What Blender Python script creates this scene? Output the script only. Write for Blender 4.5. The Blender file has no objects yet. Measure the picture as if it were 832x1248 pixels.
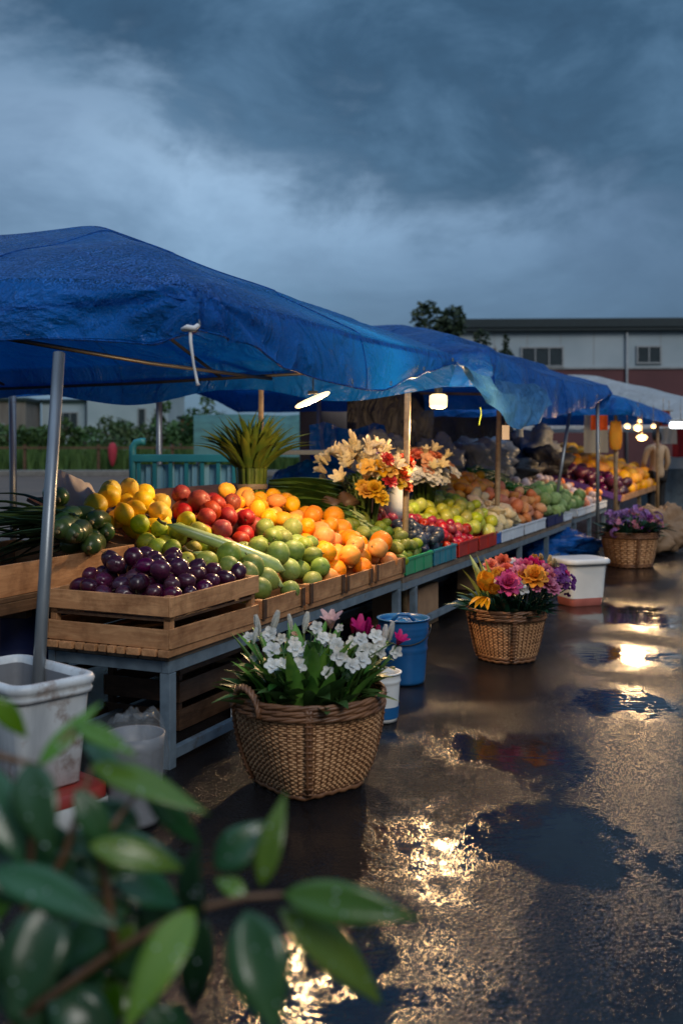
import bpy, bmesh, math, random
import numpy as np
from mathutils import Vector, Matrix, Euler, noise
R = math.radians
PI = math.pi
rnd = random.Random(7)
scene = bpy.context.scene
col = scene.collection

# ------------------------------------------------------------------ frame of the market row
F, CX, CY, H = 1250.0, 416.0, 540.0, 1.5       # focal (px), principal column, horizon row, eye height
C0 = Vector((-.784, 4.69, 0)); DS = Vector((.402, .9157, 0)); DT = Vector((-.9157, .402, 0))
ROWROT = math.atan2(DS.y, DS.x)                # local x of a row object runs along the row
def W(s, t, z=0): return C0 + DS*s + DT*t + Vector((0, 0, z))
def P(px, py, Y): return Vector(((px-CX)/F*Y, Y, H-(py-CY)/F*Y))
def G(px, py): return P(px, py, F*H/(py-CY))
def ST(p): q = p-C0; return q.x*DS.x+q.y*DS.y, q.x*DT.x+q.y*DT.y
def pix(p): return CX+F*p.x/p.y, CY-F*(p.z-H)/p.y

# ------------------------------------------------------------------ mesh collecting
class MB:
    def __init__(self): self.v = []; self.f = []; self.sm = []
    def add(self, vs, fs, smooth=False):
        n = len(self.v); self.v += [tuple(v) for v in vs]
        self.f += [tuple(i+n for i in f) for f in fs]; self.sm += [smooth]*len(fs); return self
    def box(self, c, sz, M=None):
        c = Vector(c); x, y, z = sz[0]/2, sz[1]/2, sz[2]/2
        vs = [Vector((sx*x, sy*y, sz_*z)) for sx in (-1, 1) for sy in (-1, 1) for sz_ in (-1, 1)]
        if M is not None: vs = [M @ v for v in vs]
        return self.add([c+v for v in vs], [(0,1,3,2),(4,6,7,5),(0,4,5,1),(2,3,7,6),(0,2,6,4),(1,5,7,3)])
    def beam(self, a, b, w, h, up=(0,0,1)):
        a = Vector(a); b = Vector(b); d = (b-a); L = d.length; d.normalize(); up = Vector(up)
        if abs(d.dot(up)) > .98: up = Vector((1, 0, 0))
        sx = d.cross(up).normalized(); u = sx.cross(d)
        M = Matrix((d, sx, u)).transposed()
        return self.box((a+b)/2, (L, w, h), M)
    def tube(self, pts, r, n=8, cap=True, smooth=True, flat=1.0, up0=None):
        pts = [Vector(p) for p in pts]; k = len(pts)
        if not hasattr(r, '__len__'): r = [r]*k
        vs = []; up = Vector(up0) if up0 else None
        for i, p in enumerate(pts):
            d = (pts[min(i+1, k-1)]-pts[max(i-1, 0)])
            d = d.normalized() if d.length > 1e-9 else Vector((0, 0, 1))
            if up is None or abs(d.dot(up)) > .99: up = Vector((0, 0, 1)) if abs(d.z) < .9 else Vector((1, 0, 0))
            a = d.cross(up).normalized(); b = a.cross(d).normalized(); up = b
            for j in range(n):
                th = 2*PI*j/n; vs.append(p+(a*math.cos(th)+b*math.sin(th)*flat)*r[i])
        fs = [(i*n+j, i*n+(j+1) % n, (i+1)*n+(j+1) % n, (i+1)*n+j) for i in range(k-1) for j in range(n)]
        if cap: fs += [tuple(range(n-1, -1, -1)), tuple(range((k-1)*n, k*n))]
        return self.add(vs, fs, smooth)
    def lathe(self, prof, n=32, c=(0,0,0), smooth=True, se=None):
        c = Vector(c); vs = []
        for (r, z) in prof:
            for j in range(n):
                th = 2*PI*j/n; q = 1
                vs.append(c+Vector((r*q*math.cos(th), r*q*math.sin(th), z)))
        k = len(prof)
        fs = [(i*n+j, i*n+(j+1) % n, (i+1)*n+(j+1) % n, (i+1)*n+j) for i in range(k-1) for j in range(n)]
        return self.add(vs, fs, smooth)
    def grid(self, fn, nu, nv, smooth=True):
        vs = [fn(i/(nu-1), j/(nv-1)) for i in range(nu) for j in range(nv)]
        fs = [(i*nv+j, (i+1)*nv+j, (i+1)*nv+j+1, i*nv+j+1) for i in range(nu-1) for j in range(nv-1)]
        return self.add(vs, fs, smooth)
    def mesh(self, name, m, bevel=0):
        me = bpy.data.meshes.new(name); me.from_pydata(self.v, [], self.f)
        me.polygons.foreach_set('use_smooth', self.sm)
        if bevel:
            bm = bmesh.new(); bm.from_mesh(me)
            bmesh.ops.bevel(bm, geom=bm.edges[:], offset=bevel, segments=2, affect='EDGES', profile=.6)
            bm.to_mesh(me); bm.free()
        me.materials.append(m); me.update(); return me
    def build(self, name, m, parent=None, bevel=0, loc=None):
        o = bpy.data.objects.new(name, self.mesh(name, m, bevel)); col.objects.link(o)
        if parent: o.parent = parent
        if loc is not None: o.location = loc
        return o
def build_in(mb, name, m, root, bevel=0):
    off = root.location; mb.v = [tuple(Vector(v)-off) for v in mb.v]; return mb.build(name, m, root, bevel)
def tag(o, label=None, cat=None, group=None, kind=None):
    if label: o['label'] = label
    if cat: o['category'] = cat
    if group: o['group'] = group
    if kind: o['kind'] = kind
    return o
def empty(name, label, cat, loc=(0,0,0), rz=0, group=None):
    o = bpy.data.objects.new(name, None); col.objects.link(o); o.empty_display_size = .05
    o.location = loc; o.rotation_euler = (0, 0, rz); return tag(o, label, cat, group)
def inst(name, me, loc, rot=(0,0,0), sc=(1,1,1), parent=None):
    o = bpy.data.objects.new(name, me); col.objects.link(o); o.location = loc; o.rotation_euler = rot; o.scale = sc
    if parent: o.parent = parent
    return o
def copy_tree(o, parent=None):
    c = o.copy(); col.objects.link(c); c.parent = parent
    for ch in list(o.children): copy_tree(ch, c)
    return c
def nz(x, y, z=0.): return noise.noise(Vector((x, y, z)))

# ------------------------------------------------------------------ materials
def newmat(name):
    m = bpy.data.materials.new(name); m.use_nodes = True; nt = m.node_tree
    return m, nt, nt.nodes['Principled BSDF']
def N(nt, typ, **kw):
    n = nt.nodes.new(typ)
    for k, v in kw.items():
        if k.startswith('i_'): n.inputs[k[2:].replace('_', ' ')].default_value = v
        else: setattr(n, k, v)
    return n
def mapping(nt, scale, coord='Object'):
    tc = N(nt, 'ShaderNodeTexCoord'); mp = N(nt, 'ShaderNodeMapping'); mp.inputs['Scale'].default_value = scale
    nt.links.new(tc.outputs[coord], mp.inputs['Vector']); return mp.outputs['Vector']
def c4(c): return (c[0], c[1], c[2], 1)
def ramp(nt, fac, stops):
    r = N(nt, 'ShaderNodeValToRGB'); e = r.color_ramp.elements
    while len(e) < len(stops): e.new(.5)
    for i, (p, c) in enumerate(stops): e[i].position = p; e[i].color = c4(c) if hasattr(c, '__len__') else (c, c, c, 1)
    nt.links.new(fac, r.inputs['Fac']); return r.outputs['Color']
def noise_fac(nt, vec, scale, detail=4, rough=.55, dist=0):
    n = N(nt, 'ShaderNodeTexNoise'); n.inputs['Scale'].default_value = scale; n.inputs['Detail'].default_value = detail
    n.inputs['Roughness'].default_value = rough; n.inputs['Distortion'].default_value = dist
    nt.links.new(vec, n.inputs['Vector']); return n.outputs['Fac']
def bump(nt, b, fac, strength, dist=.01, prev=None):
    n = N(nt, 'ShaderNodeBump'); n.inputs['Strength'].default_value = strength; n.inputs['Distance'].default_value = dist
    nt.links.new(fac, n.inputs['Height'])
    if prev: nt.links.new(prev, n.inputs['Normal'])
    nt.links.new(n.outputs['Normal'], b.inputs['Normal']); return n.outputs['Normal']
def hsv_random(nt, colr, hv=.02, vv=.35, sv=.15):
    oi = N(nt, 'ShaderNodeObjectInfo'); h = N(nt, 'ShaderNodeHueSaturation')
    for (inp, amp, mid, k) in (('Hue', hv, .5, 1.0), ('Value', vv, 1.0, 7.31), ('Saturation', sv, 1.0, 3.77)):
        m = N(nt, 'ShaderNodeMath', operation='MULTIPLY'); nt.links.new(oi.outputs['Random'], m.inputs[0]); m.inputs[1].default_value = k
        fr = N(nt, 'ShaderNodeMath', operation='FRACT'); nt.links.new(m.outputs[0], fr.inputs[0])
        ma = N(nt, 'ShaderNodeMath', operation='MULTIPLY_ADD'); nt.links.new(fr.outputs[0], ma.inputs[0])
        ma.inputs[1].default_value = amp*2; ma.inputs[2].default_value = mid-amp
        nt.links.new(ma.outputs[0], h.inputs[inp])
    nt.links.new(colr, h.inputs['Color']); return h.outputs['Color']
def mat(name, c1, c2=None, scale=(6,6,6), rough=.5, metal=0, bs=.2, bsc=30, bd=.004, spec=.5, dirt=None, sub=0, coat=0, rand=None, trans=0, nd=4, coord='Object', nscale=1.0):
    m, nt, b = newmat(name); vec = mapping(nt, scale, coord)
    c2 = c2 or tuple(x*.7 for x in c1)
    cr = ramp(nt, noise_fac(nt, vec, nscale, nd), [(.32, c2), (.66, c1)])
    if dirt:
        mx = N(nt, 'ShaderNodeMixRGB'); f = ramp(nt, noise_fac(nt, mapping(nt, (1,1,1), coord), dirt[1], 6, .65), [(dirt[2], 0.), (dirt[2]+.14, 1.)])
        nt.links.new(f, mx.inputs['Fac']); nt.links.new(cr, mx.inputs['Color1']); mx.inputs['Color2'].default_value = c4(dirt[0]); cr = mx.outputs['Color']
    if rand: cr = hsv_random(nt, cr, *rand)
    nt.links.new(cr, b.inputs['Base Color'])
    b.inputs['Roughness'].default_value = rough; b.inputs['Metallic'].default_value = metal; b.inputs['Specular IOR Level'].default_value = spec
    b.inputs['Subsurface Weight'].default_value = sub; b.inputs['Subsurface Radius'].default_value = (.02, .012, .006)
    b.inputs['Coat Weight'].default_value = coat; b.inputs['Coat Roughness'].default_value = .12
    if bs: bump(nt, b, noise_fac(nt, mapping(nt, (1,1,1), coord), bsc, 4, .6), bs, bd)
    if trans:
        tr = N(nt, 'ShaderNodeBsdfTranslucent'); nt.links.new(cr, tr.inputs['Color']); ms = N(nt, 'ShaderNodeMixShader'); ms.inputs[0].default_value = trans
        nt.links.new(b.outputs[0], ms.inputs[1]); nt.links.new(tr.outputs[0], ms.inputs[2])
        nt.links.new(ms.outputs[0], nt.nodes['Material Output'].inputs['Surface'])
    return m
def wood(name, c1, c2, wet=.55):
    m, nt, b = newmat(name)
    oi = N(nt, 'ShaderNodeTexCoord'); mp = N(nt, 'ShaderNodeMapping'); mp.inputs['Scale'].default_value = (1.6, 14, 14)
    nt.links.new(oi.outputs['Object'], mp.inputs['Vector'])
    f = noise_fac(nt, mp.outputs['Vector'], 2.2, 6, .62, 1.2)
    cr = ramp(nt, f, [(.28, c2), (.5, tuple((a+b_)/2 for a, b_ in zip(c1, c2))), (.7, c1)])
    mx = N(nt, 'ShaderNodeMixRGB', blend_type='MULTIPLY'); mx.inputs['Fac'].default_value = .8
    nt.links.new(ramp(nt, noise_fac(nt, mapping(nt, (1,1,1)), 5, 6, .7), [(.35, (.42,.36,.32)), (.55, (1,1,1))]), mx.inputs['Color2']); nt.links.new(cr, mx.inputs['Color1'])
    geo = N(nt, 'ShaderNodeNewGeometry'); h = N(nt, 'ShaderNodeHueSaturation'); ma = N(nt, 'ShaderNodeMath', operation='MULTIPLY_ADD')
    nt.links.new(geo.outputs['Random Per Island'], ma.inputs[0]); ma.inputs[1].default_value = .6; ma.inputs[2].default_value = .7
    nt.links.new(ma.outputs[0], h.inputs['Value']); nt.links.new(mx.outputs[0], h.inputs['Color'])
    nt.links.new(h.outputs[0], b.inputs['Base Color']); b.inputs['Roughness'].default_value = wet
    bump(nt, b, f, .5, .004); return m
def emis(name, c, s):
    m, nt, b = newmat(name); b.inputs['Base Color'].default_value = c4(c); b.inputs['Emission Color'].default_value = c4(c); b.inputs['Emission Strength'].default_value = s; return m

def tarp(name, c, dark, rough=.36, trans=.2, drops=1.0):
    m, nt, b = newmat(name); vec = mapping(nt, (1,1,1))
    cr = ramp(nt, noise_fac(nt, vec, 1.3, 7, .6), [(.3, dark), (.7, c)]); nt.links.new(cr, b.inputs['Base Color'])
    spk = noise_fac(nt, mapping(nt, (1.0, 1.0, 1.6)), 85, 3, .8, .3)
    ra = N(nt, 'ShaderNodeMath', operation='MULTIPLY_ADD'); nt.links.new(noise_fac(nt, vec, 5, 5, .7), ra.inputs[0]); ra.inputs[1].default_value = .5; ra.inputs[2].default_value = rough-.32
    nt.links.new(ra.outputs[0], b.inputs['Roughness']); b.inputs['Specular IOR Level'].default_value = .38
    nf = noise_fac(nt, mapping(nt, (1.0, 1.7, 1.3)), 1.7, 5, .5, 1.0); ab = N(nt, 'ShaderNodeMath', operation='SUBTRACT'); nt.links.new(nf, ab.inputs[0]); ab.inputs[1].default_value = .5
    a2 = N(nt, 'ShaderNodeMath', operation='ABSOLUTE'); nt.links.new(ab.outputs[0], a2.inputs[0]); p = bump(nt, b, ramp(nt, a2.outputs[0], [(.0, 1.), (.08, .35), (.25, 0.)]), .85, .035)
    p = bump(nt, b, noise_fac(nt, mapping(nt, (1.0, 3.2, 2.0)), 7.0, 5, .6, .8), .16, .014, p)
    geo = N(nt, 'ShaderNodeNewGeometry'); sp = N(nt, 'ShaderNodeSeparateXYZ'); nt.links.new(geo.outputs['Normal'], sp.inputs[0])
    up = ramp(nt, sp.outputs['Z'], [(.35, .12), (.75, 1.)])
    dm = N(nt, 'ShaderNodeMath', operation='MULTIPLY'); nt.links.new(ramp(nt, spk, [(.50, 0.), (.64, 1.)]), dm.inputs[0]); nt.links.new(up, dm.inputs[1])
    p = bump(nt, b, dm.outputs[0], 1.2*drops, .012, p)
    tr = N(nt, 'ShaderNodeBsdfTranslucent'); nt.links.new(cr, tr.inputs['Color']); ms = N(nt, 'ShaderNodeMixShader'); ms.inputs[0].default_value = trans
    nt.links.new(b.outputs[0], ms.inputs[1]); nt.links.new(tr.outputs[0], ms.inputs[2])
    nt.links.new(ms.outputs[0], nt.nodes['Material Output'].inputs['Surface']); return m

# standing puddles: centre x, y, half sizes, depth
PUD = [(.74,4.95,.40,.36,1.0), (.42,3.85,.46,.42,1.0), (-.02,2.86,.42,.40,1.0), (1.62,6.0,.30,.38,1.0), (2.04,7.2,.36,.55,1.0), (2.55,8.9,.55,.8,1.0), (.62,6.3,.62,.50,.62), (2.7,12.5,1.1,1.6,.9), (2.3,3.9,1.35,2.4,1.0), (1.6,2.55,1.3,1.3,1.0), (3.7,7.0,1.1,2.4,1.0), (.30,5.2,.25,.2,.9), (1.2,8.6,.5,.5,.7), (-.35,3.7,.35,.3,.8), (1.35,2.6,.78,1.0,1.0)]
def asphalt():
    m, nt, b = newmat('wet_asphalt'); vec = mapping(nt, (1,1,1)); Lk = nt.links.new
    def MA(op, a, b_=None, c=None):
        n = N(nt, 'ShaderNodeMath', operation=op)
        for i, v in enumerate((a, b_, c)):
            if v is None: continue
            if isinstance(v, (int, float)): n.inputs[i].default_value = v
            else: Lk(v, n.inputs[i])
        return n.outputs[0]
    fld = None; film_f = None
    for ip, (x, y, rx, ry, dp) in enumerate(PUD):
        mp = N(nt, 'ShaderNodeMapping'); mp.inputs['Location'].default_value = (-x/rx, -y/ry, 0); mp.inputs['Scale'].default_value = (1/rx, 1/ry, 0); Lk(vec, mp.inputs['Vector'])
        ln = N(nt, 'ShaderNodeVectorMath', operation='LENGTH'); Lk(mp.outputs[0], ln.inputs[0])
        q = MA('MULTIPLY', MA('SUBTRACT', 1.45, ln.outputs['Value']), dp)
        if ip not in (8, 9, 10, 6, 14): fld = q if fld is None else MA('MAXIMUM', fld, q)
        if x > 1.8 or ip in (6, 9, 14): film_f = q if film_f is None else MA('MAXIMUM', film_f, q)
    fld = MA('MAXIMUM', fld, -.2)
    n1 = noise_fac(nt, mapping(nt, (1.0, .55, 1)), 1.5, 6, .62, .5); n2 = noise_fac(nt, mapping(nt, (1.0, .6, 1)), 8, 5, .65)
    wet = MA('ADD', MA('MULTIPLY', fld, .5), MA('ADD', MA('MULTIPLY_ADD', n1, 2.2, -1.10), MA('MULTIPLY_ADD', n2, .9, -.45)))
    mask = ramp(nt, wet, [(.06, 0.), (.50, 1.)])                     # 1 where water stands
    damp = noise_fac(nt, vec, 2.3, 6, .6)
    cr = ramp(nt, damp, [(.3, (.008,.008,.010)), (.55, (.011,.0105,.0115)), (.75, (.021,.017,.016))])
    grit = noise_fac(nt, vec, 120, 3, .75)
    mg = N(nt, 'ShaderNodeMixRGB', blend_type='MULTIPLY'); mg.inputs['Fac'].default_value = .8
    Lk(cr, mg.inputs['Color1']); Lk(ramp(nt, grit, [(.35, (.4,.4,.4)), (.65, (1.7,1.6,1.5))]), mg.inputs['Color2'])
    ck = N(nt, 'ShaderNodeTexVoronoi', feature='DISTANCE_TO_EDGE'); ck.inputs['Scale'].default_value = .55
    cd_ = N(nt, 'ShaderNodeMixRGB', blend_type='ADD'); cd_.inputs['Fac'].default_value = .35; Lk(vec, cd_.inputs['Color1'])
    cn = N(nt, 'ShaderNodeTexNoise'); cn.inputs['Scale'].default_value = 2.5; cn.inputs['Detail'].default_value = 6; Lk(vec, cn.inputs['Vector']); Lk(cn.outputs['Color'], cd_.inputs['Color2']); Lk(cd_.outputs[0], ck.inputs['Vector'])
    cm = N(nt, 'ShaderNodeMixRGB', blend_type='MULTIPLY'); cm.inputs['Fac'].default_value = 1; Lk(mg.outputs[0], cm.inputs['Color1']); crk = ramp(nt, ck.outputs['Distance'], [(.0, .45), (.007, 1.)]); Lk(crk, cm.inputs['Color2']); mg = cm
    mx = N(nt, 'ShaderNodeMixRGB'); Lk(mask, mx.inputs['Fac']); Lk(mg.outputs[0], mx.inputs['Color1']); mx.inputs['Color2'].default_value = (.014,.012,.011,1)
    Lk(mx.outputs[0], b.inputs['Base Color'])
    film = ramp(nt, MA('ADD', MA('MULTIPLY', film_f, .9), MA('MULTIPLY_ADD', n1, .8, -.4)), [(.0, .18), (.30, .14), (.8, .12)])
    inv = MA('SUBTRACT', 1.0, mask)
    ro = MA('ADD', MA('MULTIPLY', film, inv), MA('MULTIPLY', mask, .035)); Lk(ro, b.inputs['Roughness'])
    sl = MA('ADD', MA('MULTIPLY', mask, .30), MA('ADD', .08, MA('MULTIPLY', ramp(nt, film_f, [(.0, 0.), (.45, 1.)]), .40))); Lk(sl, b.inputs['Specular IOR Level'])
    vo = N(nt, 'ShaderNodeTexVoronoi'); vo.inputs['Scale'].default_value = 120; Lk(vec, vo.inputs['Vector'])
    gb_ = MA('ADD', MA('MULTIPLY', vo.outputs['Distance'], 1.0), MA('MULTIPLY', noise_fac(nt, vec, 60, 3, .7), 1.0))
    p = bump(nt, b, MA('MULTIPLY', gb_, MA('MULTIPLY', MA('MULTIPLY_ADD', inv, .94, .06), ramp(nt, film_f, [(.0, 1.), (.5, .34)]))), .7, .005)
    p = bump(nt, b, noise_fac(nt, vec, 5, 3, .5), .02, .012, p)
    p = bump(nt, b, crk, .10, .005, p)
    wv = MA('MULTIPLY', noise_fac(nt, mapping(nt, (7, 19, 1)), 1.0, 2, .5), MA('MULTIPLY', mask, ramp(nt, noise_fac(nt, vec, .7, 2), [(.42, .1), (.6, 1.)])))
    bump(nt, b, wv, .12, .02, p)
    return m

M = {}
M['ground'] = asphalt()
M['tarp'] = tarp('blue_tarpaulin', (.003,.150,.60), (.002,.085,.40))
M['tarp_pale'] = tarp('pale_blue_tarpaulin', (.12,.36,.66), (.02,.15,.45), .28, .15, 1.5)
M['tarp_white'] = tarp('white_tarpaulin', (.80,.84,.86), (.66,.72,.75), .42, .2)
M['sheet'] = tarp('grey_plastic_sheet', (.42,.46,.50), (.22,.26,.31), .35, .25, 0)
M['tarp_dark'] = tarp('dark_tarpaulin_for_shade', (.03,.035,.045), (.015,.016,.02), .6, .02, 0)  # near-black colour that keeps the stall backs dark
M['wood'] = wood('crate_wood', (.70,.37,.17), (.42,.19,.08))
M['wood_old'] = wood('weathered_plank', (.30,.235,.175), (.15,.11,.08))
M['wood_dark'] = wood('dark_wet_wood', (.16,.085,.045), (.07,.036,.02))
M['steel'] = mat('painted_steel', (.17,.23,.28), (.10,.14,.18), (9,9,9), .42, 0, .15, 40, .002, dirt=((.09,.055,.035), 7, .60))
M['post'] = mat('galvanised_post', (.30,.33,.35), (.19,.21,.23), (4,4,2), .36, .55, .15, 40, .002, dirt=((.14,.08,.05), 5, .62))
M['post_wood'] = wood('pole_wood', (.42,.30,.17), (.25,.17,.09))
M['white_plastic'] = mat('white_plastic', (.72,.74,.74), (.60,.62,.62), (3,3,3), .38, dirt=((.30,.20,.15), 3.5, .62), bs=.1)
M['worn_white'] = mat('worn_white_paint', (.64,.67,.68), (.40,.43,.45), (9,9,1.6), .45, dirt=((.20,.12,.08), 5, .55), bs=.4, bsc=14)
M['red_paint'] = mat('red_paint', (.30,.035,.025), (.22,.026,.02), rough=.4, dirt=((.5,.45,.4), 9, .66))
M['pink_stain'] = mat('faded_red_base', (.52,.17,.14), (.40,.12,.10), rough=.4)
M['blue_plastic'] = mat('blue_bucket_plastic', (.014,.115,.31), (.010,.08,.23), rough=.32, bs=.05)
M['navy_plastic'] = mat('navy_plastic', (.012,.025,.12), rough=.4)
M['green_plastic'] = mat('green_basket_plastic', (.02,.33,.14), (.015,.24,.11), rough=.3, bs=.05)
M['teal_plastic'] = mat('teal_basket_plastic', (.02,.22,.30), (.015,.15,.22), rough=.3, bs=.05)
M['bluebox'] = mat('royal_blue_plastic', (.02,.12,.45), rough=.3, bs=.05)
M['red_plastic'] = mat('red_basket_plastic', (.50,.035,.02), (.36,.02,.015), rough=.3, bs=.05)
M['foam'] = mat('foam_box', (.66,.72,.78), (.55,.62,.70), rough=.55, bs=.15, bsc=90)
M['grey_bin'] = mat('grey_bin', (.22,.23,.25), rough=.45)
m, nt, b = newmat('clear_bag'); b.inputs['Base Color'].default_value = (.30,.33,.35,1); b.inputs['Roughness'].default_value = .16
tp = N(nt, 'ShaderNodeBsdfTransparent'); ms = N(nt, 'ShaderNodeMixShader'); ms.inputs[0].default_value = .16
nt.links.new(tp.outputs[0], ms.inputs[1]); nt.links.new(b.outputs[0], ms.inputs[2]); nt.links.new(ms.outputs[0], nt.nodes['Material Output'].inputs['Surface'])
bump(nt, b, noise_fac(nt, mapping(nt, (1,1,1)), 14, 4, .6, 1.2), .8, .02); M['clear'] = m
M['wicker'] = mat('wicker_cane', (.66,.37,.18), (.44,.22,.10), (14,14,30), .5, bs=.3, bsc=60, dirt=((.15,.075,.035), 6, .6))
M['wicker_dark'] = mat('dark_wicker_cane', (.24,.11,.05), (.13,.058,.028), (14,14,30), .45, bs=.3, bsc=60)
M['card'] = mat('cardboard', (.33,.20,.11), (.24,.14,.08), rough=.8, bs=.1)
M['kraft'] = mat('kraft_paper', (.27,.165,.09), (.19,.115,.06), rough=.75, bs=.5, bsc=12, bd=.02)
M['bag'] = mat('thin_grey_bag', (.62,.56,.54), (.50,.45,.43), rough=.45, bs=.5, bsc=16, bd=.01, trans=.25)
M['rope'] = mat('white_cloth_tie', (.80,.79,.78), rough=.7)
M['lime_tie'] = mat('yellow_green_tie', (.5,.7,.08), rough=.6)
M['tagcard'] = mat('blank_price_card', (.66,.60,.57), (.6,.54,.5), rough=.6)
M['tagcard_b'] = mat('pale_blue_card', (.50,.58,.68), rough=.6)
# fruit
def fruit(name, c1, c2, rough=.50, bs=.25, bsc=90, bd=.002, rand=(.016, .26, .12), sub=.08, sc=(4,4,4), coat=.04):
    return mat(name, c1, c2, sc, rough, bs=bs, bsc=bsc, bd=bd, rand=rand, sub=sub, coat=coat, spec=.4, dirt=(tuple(x*.45+.03 for x in (c2[0], c2[1]*.8, c2[2])), 3.0, .61))
M['plum'] = fruit('plum_skin', (.085,.013,.040), (.030,.006,.022), .28, .08, 30, rand=(.03,.45,.2), sub=0, coat=.3)
M['lemon'] = fruit('lemon_skin', (.85,.58,.025), (.80,.50,.018))
M['lime'] = fruit('lime_skin', (.50,.50,.035), (.36,.40,.03), rand=(.035,.2,.1))
M['tomato'] = fruit('red_fruit_skin', (.33,.040,.024), (.22,.025,.016), .5, .1, rand=(.015,.25,.1))
M['orange'] = fruit('orange_skin', (.88,.32,.022), (.82,.25,.014))
M['mango'] = fruit('yellow_orange_skin', (.88,.42,.02), (.84,.32,.015))
M['guava'] = fruit('guava_skin', (.235,.31,.065), (.16,.235,.04), .5, .15, 40, rand=(.02,.2,.1))
M['gourd'] = mat('pale_gourd_skin', (.45,.56,.25), (.28,.42,.13), (3,22,22), .35, bs=.15, bsc=30, coat=.2)
M['cucumber'] = fruit('dark_green_skin', (.050,.105,.024), (.022,.055,.012), .3, .35, 28, .006, rand=(.02,.3,.1), sub=0)
M['olive'] = fruit('olive_green_skin', (.22,.27,.03), (.13,.19,.02), rand=(.03,.3,.1))
M['bluefruit'] = fruit('blue_black_skin', (.03,.042,.075), (.014,.018,.035), .33, .08, 30, rand=(.03,.4,.1), sub=0)
M['apple'] = fruit('red_apple_skin', (.38,.020,.022), (.22,.010,.018), .34, .05, 30, rand=(.02,.35,.1), coat=.3)
M['gapple'] = fruit('green_apple_skin', (.55,.56,.06), (.42,.46,.04), .4, .05, 30, rand=(.03,.2,.1), coat=.3)
M['ginger'] = fruit('pale_root_skin', (.74,.60,.38), (.60,.45,.26), .55, .4, 20, .008, rand=(.02,.15,.15), coat=0)
M['potato'] = fruit('orange_potato_skin', (.66,.26,.10), (.52,.18,.07), .5, .3, 20, .006, rand=(.02,.2,.1), coat=0)
M['cabbage'] = mat('pale_green_cabbage', (.30,.44,.14), (.15,.28,.07), (5,5,5), .45, bs=.6, bsc=14, bd=.02, rand=(.02,.2,.1))
M['garlic'] = fruit('garlic_skin', (.62,.52,.50), (.45,.34,.36), .5, rand=(.03,.2,.2))
M['stalk'] = mat('brown_stalk', (.12,.10,.04), rough=.7, bs=0)
# leaves and petals
def leafmat(name, c1, c2, rough=.38, rand=(.02,.3,.1), trans=.18, sc=(5,5,5)): return mat(name, c1, c2, sc, rough, bs=.3, bsc=22, bd=.004, rand=rand, trans=trans)
M['leaf'] = leafmat('leaf_green', (.075,.185,.036), (.040,.115,.026))
M['leaf_mid'] = leafmat('leaf_mid_green', (.135,.27,.045), (.080,.19,.032))
M['leaf_lit'] = leafmat('leaf_yellow_green', (.17,.24,.035), (.09,.16,.03))
M['leaf_deep'] = leafmat('leaf_blue_green', (.022,.080,.045), (.012,.045,.028), .3)
M['leaf_fore'] = leafmat('shrub_leaf_lit', (.120,.235,.020), (.065,.155,.016), .24)  # brighter copy of the shrub leaf, coloured as if lit
M['leaf_shrub'] = leafmat('shrub_leaf_dark', (.034,.115,.040), (.016,.066,.025), .22)
M['leek'] = leafmat('leek_leaf', (.13,.21,.05), (.06,.13,.03), sc=(8,8,8))
M['blade'] = leafmat('bundle_blade', (.15,.19,.03), (.05,.10,.018), .4)
M['darkleaf'] = leafmat('dark_long_leaf', (.035,.075,.028), (.016,.042,.018), .33)
M['hedge'] = leafmat('hedge_leaf', (.075,.145,.04), (.035,.085,.025), .6)
M['grass'] = leafmat('field_grass', (.14,.22,.05), (.08,.15,.035), .7)
M['treeleaf'] = leafmat('tree_leaf', (.035,.065,.03), (.02,.04,.02), .6)
M['bark'] = mat('bark', (.10,.07,.05), rough=.9, bs=.6)
M['water'] = mat('water_drop', (.55,.62,.66), rough=.03, bs=0, spec=1.0)
M['twig'] = mat('brown_twig', (.16,.085,.04), rough=.6)
for n_, c in dict(white=(.82,.82,.78), cream=(.82,.70,.44), yellow=(.82,.46,.03), gold=(.85,.34,.02), red=(.65,.05,.025), magenta=(.60,.025,.20), pink=(.75,.25,.38), purple=(.20,.035,.26), lilac=(.42,.22,.55), coral=(.80,.20,.12), palepink=(.80,.50,.50), blushpink=(.80,.42,.26)).items():
    M['p_'+n_] = mat('petal_'+n_, c, tuple(x*.72 for x in c), (9,9,9), .5, bs=.2, bsc=30, rand=(.012,.15,.08), trans=.2)
# town
M['wall_white'] = mat('pale_render', (.40,.48,.53), (.31,.39,.44), (.3,.3,.3), .8, bs=.1)
M['wall_maroon'] = mat('maroon_cladding', (.13,.045,.050), (.10,.035,.04), (.4,.4,.4), .7, bs=.1)
M['roof_dark'] = mat('dark_roof', (.014,.032,.040), rough=.6)
M['pane'] = mat('dark_window_glass', (.035,.05,.06), rough=.08, bs=0)
M['frame'] = mat('grey_window_frame', (.35,.38,.40), rough=.5)
M['brickred'] = mat('red_shed_wall', (.42,.14,.10), (.30,.10,.08), rough=.8)
M['concrete'] = mat('stained_concrete', (.24,.21,.19), (.13,.11,.10), (1.5,1.5,.25), .85, bs=.3)
M['kerb'] = mat('pale_kerb', (.22,.21,.19), rough=.8)
M['dirt'] = mat('brown_dirt', (.13,.085,.055), (.075,.052,.035), (.6,.6,.6), .7, bs=.4, bsc=4)
M['teal'] = mat('teal_painted_metal', (.03,.24,.27), (.02,.17,.20), (2,2,2), .45, bs=.1, dirt=((.14,.12,.09), 2.5, .64))
M['tealpanel'] = mat('teal_corrugated_panel', (.30,.54,.62), (.22,.44,.52), (2,2,.6), .5, bs=.1, dirt=((.25,.20,.12), 2.0, .62))
M['skin'] = mat('skin', (.45,.26,.18), rough=.55, bs=0)
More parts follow.
